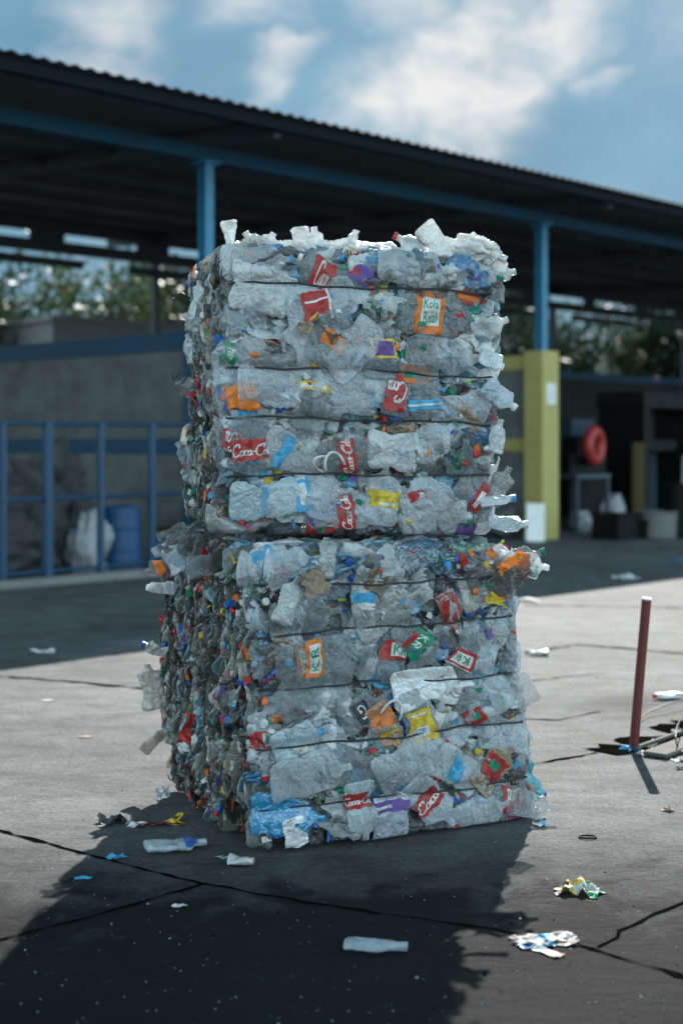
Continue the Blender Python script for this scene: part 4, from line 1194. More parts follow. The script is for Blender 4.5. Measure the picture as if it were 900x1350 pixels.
litter_bottle(880, 922, .18, .034, 12, (.85, .85, .84, .9), 'white bottle with red cap lying beyond the drain', .6, 'red', None, .4, 9).rotation_euler.z += PI
litter_bottle(708, 864, .16, .04, 170, (.62, .62, .56, .8), 'dull crushed bottle with green cap on the sunny concrete', .5, 'green', None, .8, 10)
litter_sheet(207, 1088, .22, .07, ['white', 'red', 'maroon', 'yellow'], 'long crumpled red and yellow wrapper beside the bale', 'wrapper', 12, .35, 21)
litter_sheet(149, 1086, .12, .09, ['dark'], 'crumpled black scrap at the edge of the shadow', 'scrap', 20, .6, 22)
litter_sheet(153, 1131, .07, .045, ['sky'], 'small bright blue scrap lying on the slab joint', 'scrap', 30, .3, 23)
litter_sheet(762, 1176, .15, .12, ['dark', 'yellow', 'white', 'green'], 'crumpled black, white and green snack wrapper in the sun', 'wrapper', -18, .65, 24)
litter_sheet(706, 1246, .12, .08, ['blue', 'white', 'sky'], 'blue and white torn wrapper on the cracked joint', 'wrapper', 15, .25, 25)
litter_sheet(738, 1240, .11, .06, ['white'], 'white torn paper beside the blue wrapper', 'paper scrap', 15, .25, 26)
litter_sheet(722, 1257, .10, .045, ['white', 'brown'], 'narrow pale paper strip in front of the blue wrapper', 'paper scrap', -50, .2, 27)
litter_sheet(716, 1241, .20, .11, ['dark'], 'flat black film under the torn papers', 'film', 5, .12, 28)
litter_sheet(57, 861, .17, .12, ['white'], 'white plastic scrap in the roof shade far left', 'scrap', 0, .3, 29)
litter_sheet(295, 1131, .05, .05, ['white', 'dark'], 'striped white paper tag under the bale corner', 'paper scrap', 40, .3, 30)
litter_sheet(825, 763, .30, .16, ['white'], 'pale flat bottle scrap near the edge of the roof shade', 'scrap', 0, .3, 31)
litter_sheet(892, 742, .25, .14, ['sky'], 'pale blue scrap in the shade by the machines', 'scrap', 0, .3, 32)
litter_sheet(755, 769, .12, .1, ['green'], 'small green scrap in the roof shade', 'scrap', 0, .3, 33)
litter_sheet(686, 792, .35, .2, ['white'], 'pale flattened scrap on the shadow edge behind the bale', 'scrap', 0, .2, 34)
litter_sheet(830, 990, .07, .09, ['sky'], 'pale blue film at the foot of the red post', 'film scrap', 30, .6, 35)
litter_sheet(859, 994, .11, .07, ['white', 'sky'], 'white and blue film caught on the drain edge', 'film scrap', -20, .6, 36)
litter_sheet(846, 996, .05, .05, ['white'], 'little white scrap between post and drain film', 'film scrap', 0, .6, 37)
litter_sheet(868, 978, .06, .05, ['white'], 'white leaf-like scrap lying inside the drain', 'film scrap', 40, .6, 38)
litter_sheet(893, 966, .06, .05, ['white'], 'white scrap at the far end of the drain', 'film scrap', 10, .6, 39)
litter_sheet(898, 1003, .09, .05, ['white', 'sky'], 'torn white label in front of the drain cover', 'film scrap', 10, .4, 40)
litter_sheet(880, 1069, .05, .035, ['brown'], 'small brown crumb of card near the post shadow', 'scrap', 10, .6, 41)
litter_sheet(897, 1014, .05, .03, ['dark'], 'small black bit in front of the torn white label', 'scrap', 10, .4, 47)
litter_sheet(712, 1089, .05, .05, ['white', 'sky'], 'pale film dangling at the right foot of the bale', 'scrap', 10, .5, 42)
litter_sheet(110, 1159, .06, .03, ['sky'], 'pale blue sliver in the shadow left of the bale', 'scrap', 5, .2, 43)
litter_sheet(112, 972, .07, .03, ['brown'], 'orange brown sliver on the sunlit concrete at left', 'scrap', 0, .1, 44)
litter_sheet(63, 924, .07, .04, ['white'], 'tiny white sliver on the sunlit concrete at far left', 'scrap', 0, .2, 45)
litter_sheet(237, 1196, .05, .03, ['white'], 'little white ring-shaped scrap in the shadow', 'scrap', 0, .3, 46)
mb = MB(); mb.tube([(.028 * math.cos(t) * 1.2, .028 * math.sin(t) * .8, .006) for t in np.linspace(0, 2 * PI, 17)[:-1]], .0045, 6, closed=True)
o = mb.build('black_ring', M['black'], smooth=True); o.location = on_ground(774, 1105); tag(o, 'small black rubber ring lying on the sunlit concrete', 'ring')
# grit and crumbs
grit = MB(); rg = np.random.default_rng(3)
for k in range(1100):
    px, py = rg.uniform(-40, 940), 800 + 560 * rg.random() ** .8
    p = on_ground(px, py); s_ = rg.uniform(.001, .0042) * (1 if rg.random() < .95 else 2.2)
    v = np.array([(1, 0, 0), (-.5, .8, 0), (-.6, -.7, 0), (.1, .1, .8)]) * s_ * rg.uniform(.6, 1.4, 3)
    a = rg.uniform(0, 6.28); c, si = math.cos(a), math.sin(a)
    v = v @ np.array([[c, si, 0], [-si, c, 0], [0, 0, 1]]) + np.array([p.x, p.y, .001])
    grit.add(v, [(0, 1, 2), (0, 1, 3), (1, 2, 3), (2, 0, 3)], int(rg.choice(5, p=[.55, .38, .04, .02, .01])))
tag(grit.build('grit', [M['stone'], M['groove'], M['film_white'], M['film_sky'], M['film_red']]), 'grit and tiny plastic crumbs strewn over the concrete', 'grit', kind='stuff')

# ------------------------------------------------------------------ the open shed
def shed_box(mb, a0, a1, n0, n1, z0, z1, mi=0):
    v = []
    for z in (z0, z1):
        for (a, n) in ((a0, n0), (a1, n0), (a1, n1), (a0, n1)): v.append(tuple(shed(a, n, z)))
    return mb.add(v, [(0,3,2,1),(4,5,6,7),(0,1,5,4),(1,2,6,5),(2,3,7,6),(3,0,4,7)], mi)
sh = empty('open_shed', 'long open-fronted shed with corrugated roof on blue steel columns behind the bales', 'shed', (0, 0, 0))
A0, A1 = -6.0, 47.0
EAVE_N, EAVE_Z, REAR_N, REAR_Z = -12.0, 5.42, -24.6, 6.0
# corrugated sheet with thickness
pitch = .19; nn = int((A1 - A0) / pitch * 6)
vs = []
for i in range(nn + 1):
    a = A0 + (A1 - A0) * i / nn
    w = .015 * math.sin(2 * PI * a / pitch)
    for (n, z) in ((EAVE_N, EAVE_Z), (-25.2, 6.02)):
        vs.append(tuple(shed(a, n, z + w))); vs.append(tuple(shed(a, n, z + w - .004)))
f = []
for i in range(nn):
    b = 4 * i; c = b + 4
    f += [(b, c, c+2, b+2), (b+1, b+3, c+3, c+1), (b, b+1, c+1, c), (b+2, c+2, c+3, b+3)]
mb = MB(); mb.add(vs, f); mb.m = [1 if k % 4 == 1 else 0 for k in range(len(f))]; mb.build('roof', [M['roof_top'], M['roof']], sh)
def roof_z(n): return EAVE_Z + (6.02 - EAVE_Z) * (n - EAVE_N) / (-25.2 - EAVE_N)
# fascia angle under the sheet edge
mb = MB(); shed_box(mb, A0, A1, EAVE_N - .22, EAVE_N - .10, EAVE_Z - .17, EAVE_Z - .035); mb.build('eave_purlin', M['eave_paint'], sh)
mb = MB(); shed_box(mb, A0, A1, FRONT - .09, FRONT + .09, 5.08, 5.25); mb.build('front_beam', M['beam_paint'], sh)
COLS = [11.67 + 7.09 * k for k in range(-2, 5)]
for a in COLS:
    mb = MB()
    z0 = 3.03 if abs(a - 11.67) < .1 or abs(a - 18.76) < .1 else 0.0
    # H section
    shed_box(mb, a - .07, a + .07, FRONT + .058, FRONT + .07, z0, 5.08); shed_box(mb, a - .07, a + .07, FRONT - .07, FRONT - .058, z0, 5.08); shed_box(mb, a - .008, a + .008, FRONT - .058, FRONT + .058, z0, 5.08)
    shed_box(mb, a - .14, a + .14, FRONT - .14, FRONT + .14, 5.05, 5.078)
    mb.build('column', M['blue_paint'], sh)
    mb = MB(); shed_box(mb, a - .07, a + .07, BACK - .07, BACK + .07, 0, 5.42); mb.build('rear_column', M['rafter'], sh)
    mb = MB()
    vs = []
    for (n, dz) in ((EAVE_N - .25, -.04), (-25.0, -.04)):
        for (da, d2) in ((-.05, 0), (.05, 0), (.05, -.20), (-.05, -.20)): vs.append(tuple(shed(a + da, n, roof_z(n) + dz + d2)))
    mb.add(vs, [(0,1,2,3),(7,6,5,4),(0,4,5,1),(1,5,6,2),(2,6,7,3),(3,7,4,0)]); mb.build('rafter', M['rafter'], sh)
for k in range(1, 7):
    n = EAVE_N - .22 - k * 1.6
    if abs(n - FRONT) < .3: continue
    mb = MB(); shed_box(mb, A0, A1, n - .03, n + .03, roof_z(n) - .15, roof_z(n) - .03); mb.build('purlin', M['rafter'], sh)
# rear beam: slits of daylight stay open between it and the roof
mb = MB(); shed_box(mb, A0, A1, BACK - .08, BACK + .08, 5.27, 5.50); mb.build('rear_beam', M['rafter'], sh)
rg = np.random.default_rng(8)
a = A0
while a < A1:
    gap = rg.uniform(1.5, 2.7); blk = rg.uniform(.35, 1.1)
    mb = MB(); shed_box(mb, a, a + blk, BACK - .03, BACK + .03, 5.503, 5.658); mb.build('rear_closure', M['rafter'], sh); a += blk + gap
mb = MB(); shed_box(mb, A0, A1, BACK - .05, BACK + .05, 5.66, 5.97); mb.build('rear_purlin', M['rafter'], sh)
a = A0
while a < A1:
    blk = rg.uniform(2.5, 5.5)
    mb = MB(); shed_box(mb, a, a + blk, BACK - .02, BACK + .02, 5.0, 5.18); mb.build('rear_sheeting', M['rafter'], sh)
    a += blk + rg.uniform(.8, 1.8)

# partition wall on the left with blue bands; pillar carries a column
def partition(name, label, a, frame, depth, infill):
    root = empty(name, label, 'wall', shed(a, FRONT, 0), (0, 0, SHED_ROT + PI / 2))     # local x runs into the shed
    m = MB(); m.box((-.185, -.225, 0), (.185, .225, 3.03)); o = m.build('pillar', M[frame], root); bevel(o, .012)
    m = MB(); m.box((.185, -.07, 0), (depth, .07, 2.74)); m.build('block_infill', M[infill], root)
    m = MB(); m.box((.185, -.10, 2.74), (depth, .10, 2.97)); m.build('bond_beam', M[frame], root)
    m = MB(); m.box((.185, -.082, 1.42), (depth, .082, 1.62)); m.build('tie_beam', M[frame], root)
    return root
partition('partition_wall', 'grey block partition wall with blue bands behind the left railing', 11.67, 'blue_wall', 9.5, 'block')
partition('partition_wall', 'grey block partition wall framed in yellow paint behind the bales', 18.76, 'yellow', 9.5, 'block')
# rear walls
def rear_wall(name, label, a0, a1, h, m_, t=.18):
    root = empty(name, label, 'wall', shed(a0, BACK - .45, 0), (0, 0, SHED_ROT))
    m = MB(); m.box((0, -t / 2, 0), (a1 - a0, t / 2, h - .18)); m.build('block_face', M[m_], root)
    m = MB(); m.box((0, -t / 2 - .02, h - .18), (a1 - a0, t / 2 + .02, h)); m.build('coping', M['blue_wall'] if m_ == 'block_dark' else M['stone'], root)
    m = MB(); m.box((0, -t / 2 - .012, 1.45), (a1 - a0, t / 2 + .012, 1.7)); m.build('tie_beam', M['blue_wall'], root)
rear_wall('boundary_wall', 'dark block wall at the back of the right shed bay', 21.5, 47, 3.55, 'block_dark')
rear_wall('boundary_wall', 'plain block wall at the back of the left shed bays', -6, 16.2, 3.0, 'block')
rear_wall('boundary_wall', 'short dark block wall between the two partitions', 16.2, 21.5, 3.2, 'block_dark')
# taller grey gable beyond the left rear wall
p0 = at_depth(70, 500, 30.5); p1 = at_depth(268, 500, 33)
root = empty('outbuilding', 'plain grey rendered outbuilding beyond the rear wall at left', 'building', (p0.x, p0.y, 0), (0, 0, math.atan2(p1.y - p0.y, p1.x - p0.x)))
l_ = (Vector((p1.x, p1.y)) - Vector((p0.x, p0.y))).length
m = MB(); m.box((0, 0, 0), (l_, 3.0, 4.15)); m.build('wall', M['stone'], root)
m = MB(); m.box((-.1, -.1, 4.15), (l_ + .1, 3.1, 4.27)); m.build('roof', M['stone'], root)

# notice on the yellow pillar, board leaning on it
nz = shed(18.76, FRONT + .185 + .006, 2.34) - A * 0.0
root = empty('notice', 'small white notice on the front of the yellow pillar', 'sign', nz, (0, 0, SHED_ROT))
m = MB(); m.box((-.115, -.004, -.17), (.115, .006, .17)); m.build('notice_sheet', M['white'], root)
for i in range(3):
    m = MB(); z = .075 - i * .075
    m.box((-.02, -.008, z - .03), (.02, -.0045, z - .018)); m.box((-.02, -.008, z - .018), (-.008, -.0045, z + .018)); m.box((-.02, -.008, z + .018), (.025, -.0045, z + .03))
    m.build('lettering', M['ink'], root)
bp_ = on_ground(705, 714)
m = MB(); m.box((-.15, -.012, 0), (.15, .012, .6)); o = m.build('white_board', M['white']); bevel(o, .006)
o.location = bp_; o.rotation_euler = (-.14, .05, SHED_ROT + .9 - PI / 2); tag(o, 'white board leaning against the yellow pillar', 'board')

def lump(name, label, cat, loc, size, m_, seed, parent=None, group=None):
    """a slumped bag"""
    rg = np.random.default_rng(seed); nl, nc = 26, 30
    th = np.arange(nc) / nc * 2 * PI; t = np.linspace(0, 1, nl)
    T, TH = np.meshgrid(t, th, indexing='ij')
    r = np.sin(np.clip(T * .93 + .07, 0, 1) * PI) ** .55
    P = np.stack([r * np.cos(TH) * size[0] / 2, r * np.sin(TH) * size[1] / 2, T * size[2]], -1)
    s_ = max(size)
    for k in range(7):
        d = rg.normal(size=3); d /= np.linalg.norm(d)
        q = tri(P @ d / s_ * [1.2, 1.8, 2.7, 4, 6, 8, 11][k] + rg.random()) * s_ * [.05, .05, .05, .045, .035, .025, .018][k]
        P[..., 0] += q * np.cos(TH); P[..., 1] += q * np.sin(TH); P[..., 2] += q * .5 * T
    P[..., 2] = np.maximum(P[..., 2], 0)
    m = MB(); m.add(P.reshape(-1, 3), tube_faces(nl, nc)); o = m.build(name, M[m_], smooth=True); o.location = loc
    return tag(o, label, cat, group)
def gp(px, py): return on_ground(px, py)
q = gp(672, 712); lump('sack', 'pale dusty sack slumped against the yellow-framed wall', 'sack', q + Vector((0, .5, 0)), (.6, .6, .45), 'steelbin', 60)

# railing at left
fa = shed(4.2, FRONT + .42, 0)
rail = empty('steel_railing', 'blue steel railing on a low kerb in front of the left bay', 'railing', fa, (0, 0, SHED_ROT))
flen = 7.4
def rail_at(px):     # distance along the railing line seen at this photo column
    k = (px - 450) / F
    n_ = FRONT + .42
    # (A*a+N*n).x = k*(A*a+N*n).y
    a = (k * N.y * n_ - N.x * n_) / (A.x - k * A.y)
    return a - 4.2
m = MB(); m.box((-.6, -.16, 0), (flen, .16, .10)); bevel(m.build('kerb', M['stone'], rail), .03)
for px in (-120, -58, 4, 63, 133, 200):
    x = rail_at(px); w = .045 if px == 63 else .032
    m = MB(); m.box((x - w, -w, .10), (x + w, w, 1.80)); m.build('post', M['rail_paint'], rail)
for z in (1.78, .96):
    m = MB(); m.tube([(-.6, 0, z), (flen - .1, 0, z)], .027, 10); m.build('rail', M['rail_paint'], rail, smooth=True)
m = MB(); m.tube([(-.6, 0, .16), (flen - .1, 0, .16)], .022, 10); m.build('rail', M['rail_paint'], rail, smooth=True)

# things behind the railing
for (px, py, sz, lab, sd) in ((34, 768, (.8, .7, 1.35), 'tall dark bulk bag standing behind the railing at far left', 61), (78, 764, (.62, .7, 1.62), 'tallest dark bulk bag behind the thick blue railing post', 62), (-10, 772, (.8, .7, 1.1), 'lower dark bulk bag at the end of the railing', 66)):
    q = gp(px, py); lump('bulk_bag', lab, 'bag', q + Vector((-.1, .75, 0)), sz, 'bag', sd, None, 'bulk bags behind the railing')
q = gp(106, 764); lump('plastic_sack', 'white crumpled plastic sack behind the railing', 'sack', q + Vector((0, .45, 0)), (.45, .4, .78), 'whitebag', 63)
q = gp(148, 762) + Vector((0, .7, 0))
m = MB(); m.lathe([(.22, 0), (.235, .02), (.235, .26), (.245, .28), (.235, .30), (.235, .52), (.245, .54), (.235, .56), (.235, .78), (.22, .80), (.20, .79)], 28)
o = m.build('blue_barrel', M['bluebarrel'], smooth=False); o.location = q; tag(o, 'upright blue plastic barrel behind the railing', 'barrel')
q = gp(182, 758) + Vector((.05, .8, .24))
m = MB(); m.lathe([(.20, 0), (.22, .02), (.22, .28), (.23, .3), (.22, .32), (.22, .62), (.20, .64)], 24)
o = m.build('blue_barrel', M['bluebarrel']); o.location = q; o.rotation_euler = (0, math.radians(118), .2); tag(o, 'blue plastic barrel tipped over beside the upright one', 'barrel')
q = gp(212, 755) + Vector((0, 1.0, 0))
m = MB(); m.box((-.16, -.14, 0), (.16, .14, .42)); m.box((-.17, -.15, .42), (.17, .15, .5), 1); o = m.build('paint_drum', [M['white'], M['ochre']]); bevel(o, .02); o.location = q
tag(o, 'white square canister with ochre lid by the bale', 'canister')

# right bay: machine, table, bins
def place(px, py, d=0.0):
    p = on_ground(px, py); return p + Vector((p.x, p.y, 0)).normalized() * d
p = place(757, 703, 1.6)
mach = empty('shredder', 'dark blue-grey machine with a bright red flywheel', 'machine', p, (0, 0, SHED_ROT))
m = MB(); m.box((-.85, -.5, .25), (.28, .5, 1.35)); bevel(m.build('body', M['black'], mach), .03)
m = MB(); m.lathe([(.52, 0), (.26, .55), (.26, .62)][::-1], 4, mat=Matrix.Translation((-.25, 0, 1.97)) @ Matrix.Rotation(PI, 4, 'X') @ Matrix.Rotation(PI/4, 4, 'Z')); m.build('hopper', M['machine'], mach)
for x in (-.75, .18):
    for y in (-.42, .42):
        m = MB(); m.box((x - .05, y - .05, 0), (x + .05, y + .05, .25)); m.build('leg', M['machine'], mach)
wc = Vector((-.36, -.66, 1.5))
m = MB(); ring = []
for i in range(40):
    t = 2 * PI * i / 40; ring.append((wc.x + .255 * math.cos(t), wc.y + .05 * math.cos(t), wc.z + .255 * math.sin(t)))
m.tube(ring, .105, 14, closed=True); m.build('flywheel', M['ring_red'], mach, smooth=True)
m = MB(); m.tube([(-.36, -.62, 1.5), (-.36, -.3, 1.5)], .05, 14); m.box((-.62, -.48, 1.352), (-.1, -.2, 1.66)); m.build('axle_housing', M['black'], mach)

p = place(762, 702, .55)
tb = empty('work_table', 'small blue-grey steel table in front of the machine', 'table', p, (0, 0, SHED_ROT))
m = MB(); m.box((-.55, -.35, .92), (.5, .35, 1.0)); bevel(m.build('table_top', M['machine'], tb), .01)
for x in (-.5, .45):
    for y in (-.3, .3):
        m = MB(); m.box((x - .03, y - .03, 0), (x + .03, y + .03, .92)); m.build('leg', M['machine'], tb)
lump('plastic_sack', 'white plastic sack on the floor in front of the steel table', 'sack', place(766, 701, .2), (.42, .4, .36), 'whitebag', 71)
lump('plastic_sack', 'shiny pale sack of bottles behind the black crate', 'sack', place(802, 700, .9), (.65, .5, .62), 'whitebag', 72)
lump('cardboard_heap', 'slumped brown cardboard beside the white sack', 'cardboard', place(786, 701, .35), (.42, .4, .30), 'cardboard', 73)
def crate(px, py, w, d, h, m_, name, label, cat, dd=0):
    p = place(px, py, dd); r = empty(name, label, cat, p, (0, 0, SHED_ROT))
    m = MB(); t = .03
    m.box((-w/2, -d/2, 0), (w/2, d/2, .04)); m.box((-w/2, -d/2, .04), (w/2, -d/2 + t, h)); m.box((-w/2, d/2 - t, .04), (w/2, d/2, h)); m.box((-w/2, -d/2 + t, .04), (-w/2 + t, d/2 - t, h)); m.box((w/2 - t, -d/2 + t, .04), (w/2, d/2 - t, h))
    m.build('body', M[m_], r)
    m = MB(); m.box((-w/2 - .025, -d/2 - .025, h - .05), (w/2 + .025, -d/2 - .001, h + .012)); m.box((-w/2 - .025, d/2 + .001, h - .05), (w/2 + .025, d/2 + .025, h + .012)); m.build('rim', M[m_], r)
crate(811, 711, .62, .5, .42, 'black', 'storage_crate', 'black open crate on the floor edge right of the steel table', 'crate')
crate(840, 709, .4, .5, .30, 'black', 'storage_crate', 'low black crate between the other crate and the grey tub', 'crate')
p = place(866, 709)
m = MB(); m.lathe([(.30, 0), (.32, .02), (.335, .40), (.35, .42), (.35, .44), (.32, .44), (.30, .05)], 28); o = m.build('grey_tub', M['steelbin']); o.location = p; tag(o, 'round grey metal tub at the edge of the right bay', 'tub')
p = place(900, 710, .3); m = MB(); m.lathe([(.3, 0), (.32, .03), (.32, .85), (.3, .88)], 24); o = m.build('oil_drum', M['black']); o.location = p; tag(o, 'black oil drum at the right edge of the bay', 'drum')
# baling press with a yellow ochre door
p = place(852, 700, 2.4)
pr = empty('baling_press', 'tall dark baling press with an ochre side door', 'press', p, (0, 0, SHED_ROT))
m = MB(); m.box((-.9, -.5, 0), (.9, .5, .12)); m.box((-.9, -.5, .12), (-.72, .5, 2.2)); m.box((.72, -.5, .12), (.9, .5, 2.2)); m.box((-.95, -.52, 2.2), (.95, .52, 2.5)); m.box((-.5, -.35, 1.4), (.5, .35, 1.6)); m.box((-.1, -.1, 1.6), (.1, .1, 2.2)); m.build('frame', M['black'], pr)
m = MB(); m.box((-.70, .2, .12), (.70, .45, 1.35)); m.build('chamber', M['machine'], pr)
m = MB(); m.box((-1.32, -.54, .15), (-.95, -.48, 1.55)); m.build('door', M['ochre'], pr)
m = MB(); m.tube([(.4, -.56, .7), (.42, -.57, 1.3)], .045, 10); m.build('hydraulic_hose', M['whitebag'], pr)

# ------------------------------------------------------------------ trees beyond the shed
def tree(label, base, h, spread, seed, leafm, nleaf=4200, hang=.5, clumps=46):
    rg = np.random.default_rng(seed)
    root = empty('broadleaf_tree', label, 'tree', base, (0, 0, 0), 'trees beyond the shed')
    m = MB()
    lean = rg.normal(size=2) * .05
    pts = [(lean[0] * t * h + .1 * math.sin(t * 5 + seed), lean[1] * t * h, t * h * .85) for t in np.linspace(0, 1, 9)]
    m.tube(pts, [.2 * (1 - .8 * t) for t in np.linspace(0, 1, 9)], 9)
    tips = []
    for k in range(13):
        t = rg.uniform(.22, .95); i = min(int(t * 8), 7); p = Vector(pts[i]).lerp(Vector(pts[i + 1]), t * 8 - i)
        a = rg.uniform(0, 2 * PI); l = spread * rg.uniform(.45, 1.0) * (1.15 - t * .6)
        c = [p]
        for s_ in range(1, 6):
            c.append(p + Vector((math.cos(a) * l * s_ / 5, math.sin(a) * l * s_ / 5, l * .55 * s_ / 5 - .25 * (s_ / 5) ** 2 * l)) + Vector(rg.normal(size=3)) * .06 * l)
        m.tube(c, [.07 * (1 - t * .5) * (1 - s_ / 6.5) for s_ in range(6)], 6); tips += c[2:]
    m.build('trunk', M['trunk'], root, smooth=True)
    cl = [Vector(tips[rg.integers(len(tips))]) + Vector(rg.normal(size=3)) * .35 for _ in range(clumps)]
    V = []; Fc = []
    N_ = nleaf
    cc = np.array([tuple(c) for c in cl])[rg.integers(len(cl), size=N_)]
    P = cc + rg.normal(size=(N_, 3)) * np.array([.42, .42, .38])
    P[:, 2] -= np.abs(rg.normal(size=N_)) * hang * (rg.random(N_) < .6)
    ax = rg.normal(size=(N_, 3)); ax[:, 2] -= .8; ax /= np.linalg.norm(ax, axis=1)[:, None]
    si = np.cross(ax, rg.normal(size=(N_, 3))); si /= np.linalg.norm(si, axis=1)[:, None]
    ln = rg.uniform(.10, .22, N_)[:, None]; wd = ln * rg.uniform(.25, .42, N_)[:, None]
    Q = np.stack([P - ax * ln, P + si * wd, P + ax * ln, P - si * wd], 1).reshape(-1, 3)
    m = MB(); m.add(Q, [[4*i, 4*i+1, 4*i+2, 4*i+3] for i in range(N_)])
    m.build('crown', M[leafm], root)
rg = np.random.default_rng(77)
TREES = [(-25, 33, 8.5, 'leaf', 'dense tree at the far left end beyond the shed'), (28, 35, 7.5, 'leaf_y', 'yellow-green low tree left of the grey outbuilding'), (75, 38, 9, 'leaf', 'thin tree behind the left corner of the outbuilding'), (128, 36.5, 8.0, 'leaf_y', 'sunlit tree behind the middle of the outbuilding'),
         (178, 40, 9, 'leaf', 'dark dense tree behind the right half of the outbuilding'), (228, 39, 9, 'leaf', 'dark tree beside the left blue column'),
         (668, 47, 9.5, 'leaf', 'dark tree farther left of the yellow pillar, by the upper bale'), (696, 50, 9, 'leaf', 'dark tree just left of the blue column on the yellow pillar'), (757, 56, 9, 'leaf', 'thin drooping tree with sky showing right of the yellow pillar'),
         (828, 52, 8.5, 'leaf_y', 'yellow-green tree in the right opening'), (850, 49, 9, 'leaf', 'dark tree in the right opening above the press'), (900, 50, 9.5, 'leaf', 'dense dark tree at the right end of the opening')]
for i, (px, d, h, lm, lab) in enumerate(TREES):
    p = at_depth(px, 600, d); dense = lab.startswith(('dense', 'dark', 'broad'))
    thin = 'thin' in lab
    h = h * .80 * d / 36 if px < 300 else h * .76 * d / 46
    tree(lab, (p.x, p.y, 0), h, 3.0 if not thin else 2.6, 100 + i, lm, 3600 if dense else (560 if thin else 2000), 1.2 if thin else .6, 60 if dense else 30)

# the wood goes on behind, where single trees no longer show
rg = np.random.default_rng(5)
wood = MB(); P = []
for (x0, x1) in ((-1500, -90), (270, 640), (960, 1900)):
    for k in range(int((x1 - x0) / 14)):
        px = rg.uniform(x0, x1); d = rg.uniform(50, 62) if px > 0 else rg.uniform(36, 48)
        c = at_depth(px, 600, d); top_ = rg.uniform(3.0, 7.2)
        P.append(np.array([c.x, c.y, 0]) + rg.normal(size=(90, 3)) * np.array([1.0, 1.0, 0]) + np.stack([np.zeros(90), np.zeros(90), rg.uniform(.4, top_, 90)], 1))
        wood.tube([(c.x, c.y, 0), (c.x + rg.normal() * .3, c.y, top_ * .8)], [.14, .03], 5, 1)
P = np.concatenate(P); n_ = len(P)
ax = rg.normal(size=(n_, 3)); ax[:, 2] -= .6; ax /= np.linalg.norm(ax, axis=1)[:, None]
si = np.cross(ax, rg.normal(size=(n_, 3))); si /= np.linalg.norm(si, axis=1)[:, None]
ln = rg.uniform(.2, .42, n_)[:, None]; w_ = ln * .4
wood.add(np.stack([P - ax * ln, P + si * w_, P + ax * ln, P - si * w_], 1).reshape(-1, 3), [[4*i, 4*i+1, 4*i+2, 4*i+3] for i in range(n_)], 0)
tag(wood.build('woodland', [M['leaf'], M['trunk']]), 'dark green wood running on behind the shed', 'wood', kind='stuff')

# ------------------------------------------------------------------ light, sky
SUN_AZ = math.atan2(.17, .97)        # from +y towards +x
SUN_EL = math.radians(41)
sd = Vector((math.sin(SUN_AZ) * math.cos(SUN_EL), math.cos(SUN_AZ) * math.cos(SUN_EL), math.sin(SUN_EL)))
sun = bpy.data.lights.new('sun', 'SUN'); sun.energy = 3.0; sun.angle = math.radians(.6); sun.color = (1.0, .965, .90)
so = bpy.data.objects.new('sun', sun); link(so); so.rotation_euler = sd.to_track_quat('Z', 'Y').to_euler(); so.location = (5, 20, 20)

wd = bpy.data.worlds.new('World'); S.world = wd; wd.use_nodes = True
nt = wd.node_tree; nt.nodes.clear(); L = nt.links.new
out = nt.nodes.new('ShaderNodeOutputWorld'); bg = nt.nodes.new('ShaderNodeBackground'); bg.inputs['Strength'].default_value = .05
sky = nt.nodes.new('ShaderNodeTexSky'); sky.sky_type = 'NISHITA'; sky.sun_disc = False; sky.sun_elevation = SUN_EL; sky.sun_rotation = SUN_AZ; sky.air_density = 1.0; sky.dust_density = 1.5; sky.ozone_density = 2.0
tc = nt.nodes.new('ShaderNodeTexCoord')
# cloud layer: thin grey-blue veil everywhere, with brighter banks where it is lit from behind
n1 = nd(nt, 'ShaderNodeTexNoise', Scale=7.0, Detail=9.0, Roughness=.58, Distortion=.3)
mp = nd(nt, 'ShaderNodeMapping'); mp.inputs['Scale'].default_value = (1, 1, 1.7); L(tc.outputs['Generated'], mp.inputs['Vector']); L(mp.outputs[0], n1.inputs['Vector'])
warp = nd(nt, 'ShaderNodeVectorMath', operation='SCALE'); warp.inputs['Scale'].default_value = .16
sb = nd(nt, 'ShaderNodeVectorMath', operation='SUBTRACT'); sb.inputs[1].default_value = (.5, .5, .5); L(n1.outputs['Color'], sb.inputs[0]); L(sb.outputs[0], warp.inputs[0])
wv = nd(nt, 'ShaderNodeVectorMath', operation='ADD'); L(tc.outputs['Generated'], wv.inputs[0]); L(warp.outputs[0], wv.inputs[1])
tot = None
